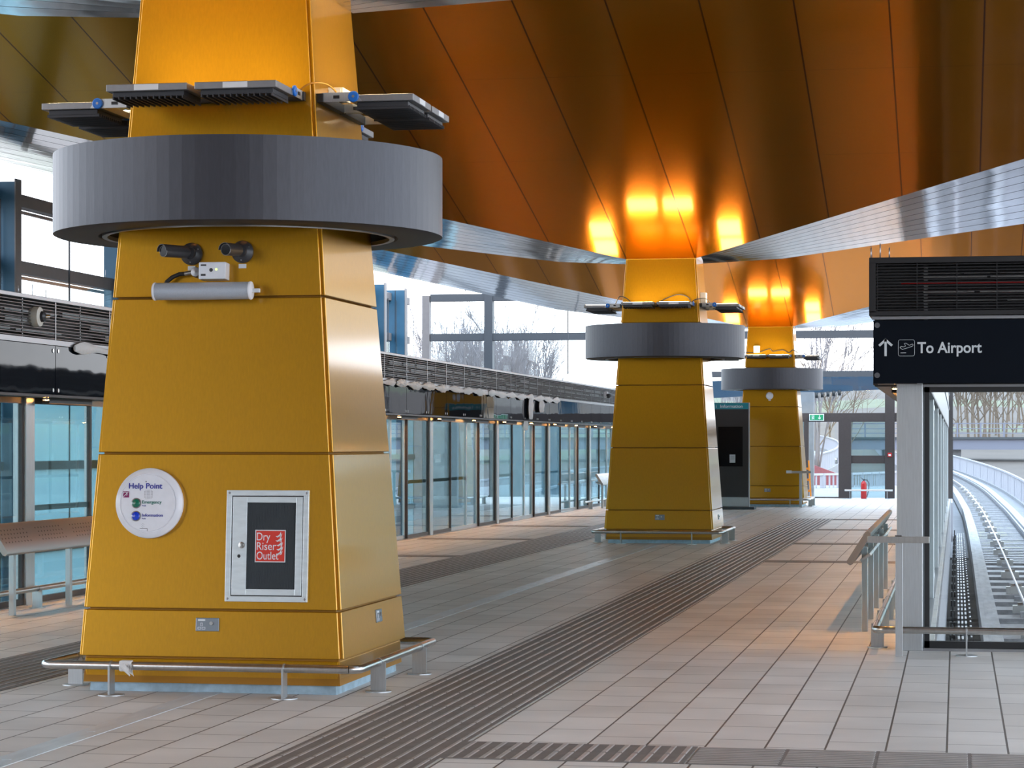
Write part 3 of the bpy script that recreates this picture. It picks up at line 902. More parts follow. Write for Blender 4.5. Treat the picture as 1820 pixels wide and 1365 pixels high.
# ------------------------------------------------------------------ platform screen walls
def screen_wall(side, xd, y0, y1, modules, first_no):
    """side=-1 left wall (inside is +X), side=+1 right wall (inside is -X)"""
    s = -side          # direction towards the platform
    sn = 'left' if side < 0 else 'right'
    hx0 = xd            # rear of header
    hx1 = xd + s * .33  # face of header
    def bx(m, a, b, *r, **k): return m.box(min(a, b), max(a, b), *r, **k)
    wall = empty('wall_%s' % sn, (xd, (y0 + y1) / 2, 0), label='%s platform screen header with louvre band above black glass panels' % sn, cat='wall', kind='structure')
    oy = (y0 + y1) / 2
    def P(m, name, mt): 
        m.xf(Matrix.Translation((-xd, -oy, 0)))
        return m.build(name, mt, wall)
    m = MB(); bx(m, hx0 - s * .1, hx1, y0, y1, 3.0, 3.04, bev=.004); P(m, 'top_cap', ALU)
    m = MB(); bx(m, hx0 - s * .1, hx1 + s * .005, y0, y1, 2.575, 2.625); P(m, 'trim_band', ALU)
    m = MB(); bx(m, hx0 - s * .08, hx1 + s * .01, y0, y1, 2.06, 2.085); P(m, 'soffit_plate', BRONZE)
    m = MB(); bx(m, hx0 - s * .08, hx0 - s * .05, y0, y1, 2.08, 3.0); P(m, 'rear_board', BRONZE if side < 0 else ALU)
    # cable trays behind the louvres
    m = MB()
    for z in (2.70, 2.80, 2.90):
        y = y0 + .2
        while y < y1:
            L = random.uniform(.3, 1.6)
            if random.random() < .75: bx(m, hx0 + s * .05, hx0 + s * .07, y, min(y + L, y1), z, z + random.uniform(.015, .06))
            y += L + .15
    P(m, 'cable_tray', STEELB)
    m = MB()
    for k in range(12):
        z = 2.635 + k * .0305
        m.hexa([(hx1 - s * .03, y0, z + .012), (hx1, y0, z), (hx1, y1, z), (hx1 - s * .03, y1, z + .012)],
               [(hx1 - s * .03, y0, z + .018), (hx1, y0, z + .008), (hx1, y1, z + .008), (hx1 - s * .03, y1, z + .018)])
    P(m, 'louvre_blades', LOUV)
    seam = [modules[0] + 1.5375 * k for k in range(-8, 60)]
    seam = [q for q in seam if y0 < q < y1]
    m = MB()
    for q in seam:
        bx(m, hx1 - s * .005, hx1 + s * .003, q - .012, q + .012, 2.625, 3.0)
    for q in seam:
        bx(m, hx1 - s * .04, hx1 - s * .03, q + .75, q + .77, 2.625, 3.0)
    P(m, 'louvre_mullions', ALU)
    prev = y0
    for q in seam + [y1]:
        if q - prev > .1:
            m = MB(); bx(m, hx1 - s * .012, hx1, prev + .006, q - .006, 2.09, 2.57, bev=.002)
            P(m, 'header_panel', BGLASS)
            for yy in (prev + .07, q - .07):
                for zz in (2.13, 2.52):
                    m = MB(); m.cyl((hx1 - s * .001, yy, zz), (hx1 + s * .006, yy, zz), .02, 14)
                    if zz < 2.3 or q < 30: pb = P(m, 'panel_button', STEEL)
                    else: m.bm.free()
        prev = q
    # amber strip lamp under soffit
    for k in range(int((y1 - y0) / 3.075)):
        ya = y0 + .3 + k * 3.075
        if ya + 1.2 > y1: break
        t = empty('strip_light', (xd + s * .17, ya + .6, 2.04), label='amber strip light under the %s door header' % sn, cat='strip light', group='amber strip lights under the %s header' % sn)
        MB().box(-.03, .03, -.6, .6, 0, .022).build('lamp_housing', STEELB, t)
        MB().box(-.026, .026, -.58, .58, -.006, 0).build('lamp_diffuser', AMBER, t)
        b_ = MB()
        for x in (-.036, .032): b_.box(x, x + .004, -.6, .6, -.035, .022)
        for k2 in range(25): b_.box(-.032, .032, -.602 + k2 * .05, -.598 + k2 * .05, -.035, -.006)
        b_.build('lamp_louvre', BLACK, t)
    # doors
    no = first_no
    for j, ym in enumerate(modules):
        yn = ym + 6.15
        ye = min(yn, y1)
        dn = empty('door_%d' % no, (xd, ym, 0), label='glazed %s platform door bay %d from the camera end' % (sn, j + 1), cat='door', kind='structure')
        no += 1
        def D(m, name, mt, par=None):
            o = m.build(name, mt, dn); return o
        m = MB(); m.box(-.07, .07, -.11, .11, 0, 2.06, bev=.004); D(m, 'door_post', STEELB)
        cuts = [.11, 1.78, 3.35, 4.38, 6.04]
        for i, (a, b) in enumerate(zip(cuts, cuts[1:])):
            if ym + b > y1 + .1: continue
            off = s * (-.02 if i in (1, 2) else .02)
            g = MB(); g.box(off - .005, off + .005, a + .03, b - .03, .06, 2.03)
            gg = D(g, 'glass_panel', GLASS)
            fm = MB()
            fm.box(off - .022, off + .022, a, a + .04, .0, 2.06)
            fm.box(off - .022, off + .022, b - .04, b, .0, 2.06)
            fm.box(off - .022, off + .022, a + .04, b - .04, .0, .07)
            fm.box(off - .022, off + .022, a + .04, b - .04, 2.0, 2.06)
            D(fm, 'panel_frame', STEELB if i in (1, 2) else BRONZE)
            if i in (0, 3) and j % 2 == 1 or (i in (0, 1) and j % 2 == 0 and j > 1):
                pb = MB(); pb.box(off - .045, off - .02, a + .04, b - .04, .93, .985)
                D(pb, 'push_bar', BRONZE)
        m = MB(); m.box(-.08, .08, .1, ye - ym - .1, -.02, .012); D(m, 'door_sill', ALU)
    return no
modL = [16.3 + 6.15 * k for k in range(9)]
nn = screen_wall(-1, XL, 10.0, YE - .3, modL, 1)
modR = [20.0 + 6.15 * k for k in range(9)]
nn = screen_wall(1, XR, YW + .1, YE - .3, [19.0 + 6.15 * k for k in range(9)], nn)

# sensors on the left header
HX = XL + .33
t = empty('round_sensor', (HX, 21.9, 2.83), label='round beige sensor on the left louvre band near the nearest column', cat='sensor')
MB().lathe([(.09, -.03), (.10, 0), (.095, .06), (.06, .075), (.001, .075)], (0, 0, 0), 'x', 32).build('sensor_body', WHITE2, t)
MB().lathe([(.055, .07), (.05, .10), (.02, .12), (.001, .12)], (0, 0, 0), 'x', 24).build('sensor_dome', CHARC, t)
MB().cyl((.115, 0, 0), (.15, .02, 0), .02, 14).build('sensor_tip', STEEL, t)
t = empty('dome_camera', (HX, 59.9, 2.83), label='small white dome camera on the far end of the left louvre band', cat='security camera')
MB().box(-.01, .10, -.06, .06, -.05, .09, bev=.01).build('camera_arm', WHITE, t)
MB().lathe([(.05, .02), (.08, 0), (.075, -.05), (.04, -.09), (.001, -.10)], (.12, 0, .02), 'z', 24).build('camera_dome', CHARC, t)

# protective plastic wrap along left header
def sheet(y0, y1, label):
    m = MB(); n = int((y1 - y0) / .12) + 2
    rings = []
    for i in range(n):
        y = y0 + (y1 - y0) * i / (n - 1)
        r = .05 * (.8 + .35 * math.sin(i * .7) + .2 * random.uniform(-1, 1)); e = min(1, min(i, n - 1 - i) / 2 + .6)
        rings.append([(HX + .015 + r * .45 * e * (1 + math.cos(a)), y, 2.565 + 1.25 * r * e * math.sin(a) + .01 * math.sin(i * .4)) for a in [2 * PI * k / 10 for k in range(10)]])
    m.rings(rings)
    tag(m.build('protective_sheet', WRAP), label, 'plastic sheet', 'white protective sheeting on the left header')
sheet(22.9, 28.8, 'puffy white protective sheet on the header left of the nearest column')
sheet(28.9, 36.9, 'crumpled white sheet on the left header emerging right of the nearest column')
sheet(37.0, 44.5, 'crumpled white sheet halfway along the left header')
sheet(44.6, 53.0, 'crumpled white sheet on the left header ending by the hanging rags')
def rag(y, z0, z1, w, label):
    m = MB(); rings = []
    n = 7
    for i in range(n):
        u = i / (n - 1); z = z1 + (z0 - z1) * u
        r = w * (.25 + .75 * math.sin(PI * min(.95, .15 + .7 * u)))
        rings.append([(HX + .05 + r * .4 * math.cos(a) * (1 + .2 * math.sin(3 * a + i)), y + r * math.sin(a) * (1 + .25 * math.cos(4 * a)), z) for a in [2 * PI * k / 12 for k in range(12)]])
    m.rings(rings)
    tag(m.build('hanging_rag', WRAP), label, 'rag', 'pale rags hanging on the left header')
rag(49.0, 2.11, 2.55, .16, 'longest pale rag hanging over the left header glass')
rag(50.3, 2.27, 2.52, .18, 'pale knotted rag hanging just right of the longest rag')
rag(48.4, 1.88, 2.07, .16, 'pale bunched rag dangling below the left header edge')

# perch benches
SEATM = mat('dull_bronze_grey_steel', (0.38, 0.35, 0.33), rough=0.4, metal=0.7)
def perch(x, ys, s, label, ylist, z=.62):
    """s: +1 seat leans towards +X"""
    t = empty('perch_bench', (x, (ys[0] + ys[1]) / 2, 0), label=label, cat='perch bench')
    oy = (ys[0] + ys[1]) / 2
    a, b = ys[0] - oy, ys[1] - oy
    m = MB()
    # cross section in XZ: rounded slab tilted
    prof = []
    p0 = Vector((-.065 * s, .0, z + .22)); p1 = Vector((.085 * s, .0, z - .02))
    dv = (p1 - p0).normalized(); nv = Vector((dv.z, 0, -dv.x)) * .028
    pts = [p0 + nv, p0 + nv * .5 - dv * .02, p0 - nv * .5 - dv * .02, p0 - nv, p1 - nv, p1 - nv * .5 + dv * .02, p1 + nv * .5 + dv * .02, p1 + nv]
    m.rings([[(q.x, a, q.z) for q in pts], [(q.x, b, q.z) for q in pts]])
    st = m.build('perch_seat', SEATM, t)
    h = MB()
    nrm = nv.normalized()
    nb = int((b - a) / .35)
    sgn = 1
    for i in range(int((b - a) / .075)):
        for j in range(4):
            for side in (-1, 1):
                if (i // 3) % 4 == 3: continue
                c0 = p0.lerp(p1, .22 + j * .15) + Vector((0, a + .06 + i * .075 + (j % 2) * .035, 0))
                h.cyl(c0 + nrm * side * .028, c0 + nrm * side * .0288, .0085, 6)
    h.build('seat_perforations', BLACK, st)
    kk = int((b - a) / .85)
    for i in range(kk):
        ya, yb = a + .03 + i * (b - a) / kk, a + (i + 1) * (b - a) / kk - .03
        sp = MB().box(-.05, .05, ya, yb, -.012, .012, bev=.004)
        sp.xf(Matrix.Translation((-.045 * s, 0, z + .02)) @ Matrix.Rotation(.6 * s, 4, 'Y'))
        sp.build('seat_bracket', STEELB, t)
    for y in ylist:
        MB().box(-.025 - .03 * s, .025 - .03 * s, y - oy - .03, y - oy + .03, 0, z + .10, bev=.003).build('bench_post', STEELB, t)
    return t
perch(-8.62, (20.6, 24.9), 1, 'steel perch bench with perforated back beside the left doors', [21.06, 22.5, 23.9])
perch(-.80, (20.35, 27.2), -1, 'steel perch bench seen end on beside the right doors', [20.63, 22.1, 23.6, 25.1, 26.7])
perch(-8.62, (58.0, 63.5), 1, 'distant steel perch bench at the far left doors', [58.8, 60.6, 62.6])
# bin-like end box on right perch bench
# low rails along doors
def low_rail(pts, label, feet, r=.027):
    t = empty('bumper_rail', (pts[0][0], pts[0][1], 0), label=label, cat='bumper rail')
    o = Vector((pts[0][0], pts[0][1], 0))
    MB().tube([Vector(p) - o for p in pts], r, 14).build('rail_pipe', STEEL, t)
    for x, y, side in feet:
        x -= o.x; y -= o.y
        f = MB()
        if side: f.box(x - .05, x + .05, y - .006, y + .006, .004, .19)
        else: f.box(x - .006, x + .006, y - .05, y + .05, .004, .19)
        f.build('rail_post', STEELB, t)
        MB().cyl((x, y, 0.0), (x, y, .007), .08, 24).build('floor_disc', STEELB, t)
        c = MB()
        if side: c.cyl((x, y - .006, .19), (x, y + .006, .19), r + .003, 16)
        else: c.cyl((x - .006, y, .19), (x + .006, y, .19), r + .003, 16)
        c.build('pipe_clip', STEELB, t)
low_rail([(4.5, 18.35, .19), (-.54, 18.35, .19), (-.58, 18.36, .19), (-.605, 18.39, .19), (-.61, 18.44, .19), (-.61, 33.0, .19)],
         'steel bumper rail turning the corner by the right glass screen',
         [(-.61, 19.0, 1), (.075, 18.35, 0), (2.5, 18.35, 0)] + [(-.61, 20.5 + 1.5 * k, 1) for k in range(9)])
low_rail([(-8.82, 14, .19), (-8.82, 32, .19)], 'long steel bumper rail at the foot of the left doors', [(-8.82, 15.7 + 1.6 * k, 1) for k in range(10)])
low_rail([(-8.82, 57, .19), (-8.82, 64, .19)], 'far steel bumper rail at the foot of the left doors', [(-8.82, 58, 1), (-8.82, 60.5, 1), (-8.82, 63, 1)])
# slim post with strap at the glass corner
t = empty('guard_post', (-.425, 18.22, 0), label='slim flat steel post with a crosswise strap before the glass corner', cat='post')
MB().box(-.027, .027, -.008, .008, 0, .90, bev=.002).build('post_plate', STEELB, t)
MB().box(-.235, .225, -.018, -.008, .855, .905, bev=.002).build('cross_strap', STEEL, t)
MB().box(-.03, .02, -.02, .01, .905, .912).build('post_cap', BRONZE, t)

# ------------------------------------------------------------------ transverse glass screen + airport sign (right)
scr = empty('wall_right_end', (-.26, YW, 0), label='glass end screen with wide steel corner post looking onto the track', cat='wall', kind='structure')
def S(m, name, mt):
    m.xf(Matrix.Translation((.26, -YW, 0)))
    return m.build(name, mt, scr)
S(MB().box(-.455, -.257, YW - .06, YW + .14, 0, 2.08, bev=.004), 'corner_post', STEELB)
m = MB()
m.box(-.245, -.205, YW - .03, YW + .03, .02, 2.04); m.box(-.245, 4.5, YW - .03, YW + .03, .02, .075); m.box(-.245, 4.5, YW - .03, YW + .03, 2.0, 2.04)
S(m, 'black_frame', BLACK)
S(MB().box(-.26, 4.5, YW - .05, YW + .04, 0, .022), 'bottom_rail', ALU)
S(MB().box(-.26, 4.5, YW - .05, YW + .04, 2.04, 2.06), 'head_rail', ALU)
S(MB().box(-.21, 4.5, YW - .006, YW + .006, .07, 2.005), 'glass_panel', GLASSC)
sg = empty('overhead_sign', (-.60, 18.6, 2.06), label='black overhead sign reading To Airport with arrow and plane symbol', cat='sign')
def G(m, name, mt, par=None):
    m.xf(Matrix.Translation((.60, -18.6, -2.06)))
    return m.build(name, mt, par or sg)
pl = G(MB().box(-.63, 4.5, 18.6, 18.62, 2.065, 2.55, bev=.002), 'glass_face', BGLASS)
G(MB().box(-.64, 4.5, 18.6, 18.66, 2.557, 2.58), 'trim_strip', ALU)
m = MB()
m.box(-.66, 4.5, 18.55, 19.0, 2.985, 3.03, bev=.003); m.box(-.66, 4.5, 18.55, 19.0, 2.585, 2.62, bev=.003)
m.box(-.66, -.61, 18.55, 18.60, 2.61, 2.99)
G(m, 'louvre_frame', LOUVD)
m = MB()
for k in range(16):
    z = 2.63 + k * .0228
    m.hexa([(-.61, 18.58, z), (4.5, 18.58, z), (4.5, 18.60, z + .008), (-.61, 18.60, z + .008)],
           [(-.61, 18.58, z + .006), (4.5, 18.58, z + .006), (4.5, 18.60, z + .014), (-.61, 18.60, z + .014)])
for k in range(14):
    x = -.60 + .30 * k
    m.box(x, x + .006, 18.575, 18.60, 2.62, 2.99)
G(m, 'louvre_blades', LOUVD)
m = MB()
for z, h in ((2.70, .012), (2.76, .02), (2.82, .012), (2.87, .02), (2.91, .01)):
    x = -.25
    while x < 4.4:
        L = random.uniform(.15, .6); m.box(x, x + L, 18.70, 18.73, z, z + h); x += L + random.uniform(.02, .1)
G(m, 'cable_tray', STEEL)
G(MB().tube([(-.42, 18.68, 2.83), (-.2, 18.68, 2.84), (1.5, 18.68, 2.835), (4.4, 18.68, 2.83)], .012, 8), 'red_conduit', RED)
G(MB().box(-.63, 4.5, 18.96, 19.0, 2.05, 3.0), 'rear_board', BLACK)
G(MB().box(-.60, -.30, 18.62, 18.99, 2.062, 2.075), 'sign_soffit', BRONZE)
for z in (2.513, 2.128):
    G(MB().cyl((-.60, 18.6, z), (-.60, 18.596, z), .021, 20), 'fixing_disc', mat('dull_grey_disc', (.09, .09, .10), rough=.5) if z > 2.5 else bpy.data.materials['dull_grey_disc'])
ar = MB()
yy0, yy1 = 18.5965, 18.599
def bar(m, p, q, w):
    p = Vector(p); q = Vector(q); d = (q - p).normalized(); n = Vector((-d.y, d.x)) * w / 2
    c = [p + n, q + n, q - n, p - n]
    m.hexa([(v.x, yy0, v.y) for v in c], [(v.x, yy1, v.y) for v in c])
bar(ar, (-.536, 2.275), (-.536, 2.395), .018)
bar(ar, (-.536 + .006, 2.405), (-.585, 2.355), .018)
bar(ar, (-.536 - .006, 2.405), (-.487, 2.355), .018)
G(ar, 'arrow', TXTW, pl)
ic = MB()
cx, cz, h, r = -.378, 2.337, .062, .014
pts = []
for sx, sz, a0 in ((1, -1, -PI / 2), (1, 1, 0), (-1, 1, PI / 2), (-1, -1, PI)):
    for k in range(4):
        a = a0 + k * PI / 6
        pts.append((cx + sx * (h - r) + r * math.cos(a), 18.598, cz + sz * (h - r) + r * math.sin(a)))
pts.append(pts[0])
ic.tube(pts, .0014, 5)
air = [(-.048, .004), (-.040, .012), (-.022, .008), (-.006, .014), (-.016, .034), (-.004, .036), (.022, .020), (.046, .030), (.052, .022), (.044, .012), (-.030, -.012), (-.042, -.004), (-.048, .004)]
ic.tube([(cx + x, 18.598, cz + z) for x, z in air], .0022, 5)
bar(ic, (cx - .044, cz - .038), (cx - .002, cz - .038), .005)
G(ic, 'plane_symbol', TXTW, pl)
text('lettering', 'To Airport', .118, TM(-.295 + .60, -.0035, 2.298 - 2.06), TXTW, pl, width=.485, bold=.0022)
# birds-spike rods on sign box
def spikes(loc, n, h, label, ax=0, dx=.07):
    m = MB()
    for k in range(n):
        hh_ = h * (1 if k == n // 2 else .72)
        p = ((k - n // 2) * dx, 0, 0) if ax == 0 else (0, (k - n // 2) * dx, 0)
        m.cyl((p[0], p[1], 0), (p[0], p[1], hh_), .0045, 6)
        m.cyl((p[0], p[1], 0), (p[0], p[1], .012), .014, 8)
    o = m.build('roof_rods', ALU); o.location = loc
    tag(o, label, 'rods', 'thin upright rods')
spikes((-.58, 18.7, 3.03), 3, .12, 'three thin upright rods on top of the airport sign box')
spikes((HX - .1, 22.1, 3.04), 3, .12, 'three thin rods on the left louvre cap at the frame edge', 1, .35)

# ------------------------------------------------------------------ outer steel frame, left side
XS = -15.5
def blue_post(y, label, w=.26):
    t = empty('steel_post', (XS, y, -2.5), label=label, cat='post', group='blue and taupe outer frame posts')
    MB().box(-.62, -.02, -w / 2, -w / 2 + .02, 0, 8.5).build('fin_plate', BFIN, t)
    MB().box(-.62, -.02, w / 2 - .02, w / 2, 0, 8.5).build('fin_plate', BFIN, t)
    MB().box(-.30, -.285, -w / 2 - .006, -w / 2, 0, 8.5).build('fin_seam', BLACK, t)
    MB().box(-.02, 0, -w / 2, w / 2, 0, 8.55).build('flange', BFLG, t)
    return t
ys = [38.0, 43.9, 49.6, 55.4, 60.4, 64.3, 66.8]
nm = ['nearest at the left frame edge', 'second, just left of the nearest column', 'third, hidden behind the nearest column', 'fourth, hidden behind the nearest column', 'fifth, hidden behind the nearest column', 'first right of the nearest column', 'second right of the nearest column']
for y, nme in zip(ys, nm): blue_post(y, 'tall blue steel post with taupe edge, %s' % nme)
blue_post(32.2, 'tall blue steel post with taupe edge, beyond the left frame edge')
for z, w in ((5.70, 'upper'), (4.55, 'lower')):
    o = MB().box(XS - .62, XS - .40, 26, 69, z, z + .22, bev=.01).build('steel_beam', BFLG)
    tag(o, '%s taupe steel beam running along the left outer frame' % w, 'beam')
    o = MB().box(XS - .68, XS - .62, 26, 69, z - .06, z - .01).build('beam_trim', ALU)
    tag(o, 'thin pale trim under the %s left outer beam' % w, 'trim')
k = 1
for ya, yb in [(26, 32.2)] + list(zip([32.2] + ys, ys + [69])):
    m = MB().box(XS - .24, XS - .23, ya + .15, yb - .15, 2.3, 4.5)
    g = m.build('window_%d' % k, GLASSC); tag(g, 'tall clear glazing below the left outer beam, bay %d' % k, 'window', kind='structure')
    fp = MB(); fp.poly([(XS - .24, ya + .15, -1.5), (XS - .24, yb - .15, -1.5), (XS - .24, yb - .15, 2.3), (XS - .24, ya + .15, 2.3)]); fp.build('frosted_pane', FROST, g)
    MB().box(XS - .30, XS - .20, ya + .15, yb - .15, 1.15, 1.30).build('window_transom', GREYB, g)
    MB().box(XS - .30, XS - .20, ya + .15, yb - .15, -.30, -.15).build('window_transom', GREYB, g)
    m = MB().box(XS - .25, XS - .22, (ya + yb) / 2 - .012, (ya + yb) / 2 + .012, -1.5, 5.7)
    m.box(XS - .24, XS - .23, yb - .22, yb - .19, -1.5, 5.7)
    m.build('window_frame', GREYB, g)
    k += 1
for j, y in enumerate((38.7, 41.0, 43.2)):
    spikes((XS - .5, y, 4.77), 3, .22, 'thin rods on the lower outer beam, %s cluster' % ('left', 'middle', 'right')[j], 1, .35)

# ------------------------------------------------------------------ end wall
EW = empty('wall_back', (-5, YE, 0), label='glazed end wall of dark steel posts and beams with exit doors', cat='wall', kind='structure')
def E_(m, name, mt):
    m.xf(Matrix.Translation((5, -YE, 0))); return m.build(name, mt, EW)
for x0, x1, z0, z1, mt in (
    (-15.95, -15.72, -1, 6.1, BFLG), (-14.03, -13.77, -1, 6.15, GREYB), (-9.3, -9.05, -1, 6.1, GREYB), (-2.06, -1.78, 0, 3.15, BRONZE), (-.35, -.1, 0, 6, BRONZE),
    (-4.42, -4.28, 0, 2.3, BRONZE), (-3.41, -3.04, 0, 2.3, BRONZE)):
    E_(MB().box(x0, x1, YE - .15, YE + .15, z0, z1), 'end_post', mt)
for x0, x1, z, h in ((-15.7, 2.0, 5.92, .22), (-15.7, 2.0, 4.72, .22), (-9.1, 2.0, 3.58, .17), (-9.1, -.1, 2.25, .26)):
    E_(MB().box(x0, x1, YE - .12, YE + .12, z, z + h, bev=.005), 'end_beam', GREYB if z > 3 else BRONZE)
E_(MB().box(-3.04, -2.05, YE - .06, YE + .06, 1.03, 1.26), 'mid_transom', BRONZE)
E_(MB().box(-15.7, -9.2, YE - .01, YE, -1, 5.9), 'glass_panel', GLASSC)
E_(MB().box(-9.1, -1.9, YE - .01, YE, 2.5, 3.58), 'glass_panel', GLASSC)
E_(MB().box(-3.04, -2.05, YE - .01, YE, .02, 1.03), 'glass_panel', GLASS)
E_(MB().box(-3.04, -2.05, YE - .01, YE, 1.26, 2.25), 'glass_panel', GLASS)
E_(MB().box(-9.1, -4.42, YE - .01, YE, 0, 2.25), 'glass_panel', GLASS)
E_(MB().box(-4.28, -3.44, YE - .01, YE, 0.04, 2.22), 'glass_panel', GLASSC)
E_(MB().box(-4.30, -3.40, YE - .03, YE + .03, 0, .04), 'door_threshold', BRONZE)
m = MB()
for x in (-3.5, -3.46): m.cyl((x, YE - .08, 1.02), (x, YE - .08, 1.2), .02, 8)
E_(m, 'door_handle', STEEL)
t = empty('exit_sign', (-4.05, YE - .22, 2.28), label='green emergency exit sign with running figure and down arrow', cat='sign')
MB().box(-.21, .22, 0, .05, 0, .20, bev=.004).build('sign_casing', LABEL, t)
p = MB().box(-.19, .20, -.006, 0, .02, .18).build('sign_face', EXITG, t)
m = MB()
yy0, yy1 = -.010, -.006
bar(m, (.09, .05), (.09, .16), .018); bar(m, (.094, .045), (.055, .09), .018); bar(m, (.086, .045), (.125, .09), .018)
m.build('down_arrow', LABEL, p)
m = MB()
bar(m, (-.13, .035), (-.13, .165), .008); bar(m, (-.07, .035), (-.07, .165), .008); bar(m, (-.13, .165), (-.07, .165), .008)
bar(m, (-.105, .09), (-.095, .135), .016); bar(m, (-.10, .09), (-.118, .045), .01); bar(m, (-.10, .09), (-.082, .05), .01); bar(m, (-.118, .115), (-.078, .12), .008)
m.build('running_figure', LABEL, p)
t = empty('call_point', (-1.92, YE - .17, 1.28), label='small red call point on the dark post right of the exit door', cat='call point')
MB().box(-.06, .06, -.03, .03, -.06, .06, bev=.008).build('call_box', RED, t)
MB().box(-.035, .035, -.036, -.03, -.03, .02).build('call_glass', LABEL, t)
# extinguisher
t = empty('fire_extinguisher', (-2.66, YE - .55, 0), label='red fire extinguisher standing in front of the right exit door pane', cat='fire extinguisher')
MB().lathe([(.001, 0), (.078, 0), (.085, .02), (.085, .42), (.07, .48), (.03, .52), (.001, .52)], (0, 0, 0), 'z', 24).build('cylinder', RED, t)
MB().lathe([(.02, .51), (.02, .56), (.001, .56)], (0, 0, 0), 'z', 12).build('valve', CHARC, t)
m = MB(); m.tube([(-.09, 0, .62), (0, 0, .56), (.05, 0, .57)], .01, 6); m.tube([(-.06, 0, .57), (.03, 0, .555)], .008, 6); m.build('handle', CHARC, t)
MB().tube([(.02, 0, .55), (.10, 0, .55), (.15, 0, .46), (.15, 0, .30), (.11, 0, .12), (.09, 0, .06)], .012, 8).build('hose', CHARC, t)
low_rail([(-3.2, YE - .8, .25), (-1.82, YE - .8, .25)], 'short steel bumper rail in front of the exit door pane', [(-3.05, YE - .8, 0), (-1.98, YE - .8, 0)])
# stray orange barrier & steel trestle by farthest column
t = empty('folded_barrier', (-4.0, 65.0, 0), label='folded orange barrier leaning behind the farthest column', cat='barrier')
for x in (0, .14):
    MB().hexa([(x - .02, 0, 0), (x + .02, 0, 0), (x + .02, .04, 0), (x - .02, .04, 0)], [(x - .10, .2, 1.15), (x - .06, .2, 1.15), (x - .06, .24, 1.15), (x - .10, .24, 1.15)]).build('barrier_leg', ORANGE, t)
m = MB()
for z in (.3, .6, .9): m.box(-.06 - .05 * z, .11 - .05 * z, .05 + .15 * z, .08 + .15 * z, z, z + .06)
m.build('barrier_rung', ORANGE, t)
t = empty('guard_post', (-3.86, 60.55, 0), label='slim steel post with crosswise strap in front of the farthest column', cat='post')
MB().box(-.035, .035, -.01, .01, 0, .90, bev=.002).build('post_plate', STEELB, t)
MB().box(-.36, .26, -.02, -.01, .86, .92, bev=.002).build('cross_strap', STEEL, t)
MB().box(-.36, -.22, -.03, -.02, .86, .93).build('strap_tag', LABEL, t)

# ------------------------------------------------------------------ information board
t = empty('information_board', (-5.46, 58.6, 0), label='tall dark information board with teal header between middle and farthest columns', cat='information board')
MB().box(-.50, .48, -.06, .10, .06, 2.61, bev=.004).build('board_frame', ALU, t)
p = MB().box(-.49, .455, -.068, -.055, .30, 2.45).build('dark_face', DKFACE, t)
p2 = MB().box(-.49, .455, -.072, -.055, 2.45, 2.60).build('header_panel', TEAL, t)
text('lettering', 'i', .11, TM(-.335, -.074, 2.486), WHITE, p2, width=.014, bold=.001)
text('lettering', 'Information', .105, TM(-.23, -.074, 2.486), WHITE, p2, width=.55, bold=.001)
s2 = MB().box(-.28, .32, -.078, -.068, 1.05, 2.02, bev=.003).build('display_screen', LENS, t)
pp = MB().box(.0, .14, -.081, -.078, 1.14, 1.34).build('paper_notice', PAPER, s2)
pp = MB()
for z in (1.30, 1.275, 1.25, 1.225): pp.box(.02, .12, -.0825, -.0811, z, z + .006)
pp.build('notice_print', CHARC, s2)
MB().box(-.50, .46, -.066, -.055, .07, .29).build('lower_panel', STEELB, t)
MB().box(-.55, .62, -.30, .35, 0, .06, bev=.006).build('base_plate', GREYB, t)

# ------------------------------------------------------------------ track, right (built as one guideway)
def bez_path():
    P = [(1.5, 19.0, -1.0), (1.5, 40, -1.0), (1.5, 62, -1.0), (1.45, 82, -.98), (1.3, 100, -.9), (.7, 130, -.65), (-.6, 160, -.35), (-2.6, 190, .0), (-6, 230, .45), (-11, 280, 1.0), (-18, 340, 1.7), (-28, 410, 2.6), (-45, 500, 3.6)]
    return [Vector(p) for p in P]
def smooth_path(P, step=6):
    out = []
    n = len(P)
    for k in range(n - 1):
        p0, p1, p2, p3 = P[max(k - 1, 0)], P[k], P[k + 1], P[min(k + 2, n - 1)]
        for i in range(step):
            u = i / step
            out.append(.5 * ((2 * p1) + (p2 - p0) * u + (2 * p0 - 5 * p1 + 4 * p2 - p3) * u * u + (3 * p1 - p0 - 3 * p2 + p3) * u ** 3))
    out.append(P[-1])
    return out
def offs(path, o, dz=0):
    out = []
    for i, p in enumerate(path):
        d = (path[min(i + 1, len(path) - 1)] - path[max(i - 1, 0)]); d.z = 0; d.normalize()
        n = Vector((d.y, -d.x, 0))
        out.append(p + n * o + Vector((0, 0, dz)))
    return out
def ribbon(m, path, o0, o1, z0, z1):
    A = [offs(path, o0, z0), offs(path, o1, z0), offs(path, o1, z1), offs(path, o0, z1)]
    m.rings([[A[j][i] for j in range(4)] for i in range(len(path))])
    return m
def resample(path, step):
    out = [path[0]]; acc = 0
    for a, b in zip(path, path[1:]):
        L = (b - a).length; d = step - acc
        while d <= L:
            out.append(a.lerp(b, d / L)); d += step
        acc = L - (d - step)
    return out
TP = smooth_path(bez_path())
def nosmooth(o):
    for p in o.data.polygons: p.use_smooth = False
    return o
gw = empty('guideway', (1.5, 19, -1.4), label='concrete guideway of the right track curving away to the left', cat='guideway')
def Gd(m, name, mt, off=Vector((1.5, 19, -1.4))):
    m.xf(Matrix.Translation(-off)); return nosmooth(m.build(name, mt, gw))
Gd(ribbon(MB(), TP, -1.75, 2.1, -.9, -.35), 'deck', CONCD)
far = [p for p in TP if p.y > 60]
Gd(ribbon(MB(), far, -1.7, -1.2, -.35, -.30), 'walkway_slab', CONC)
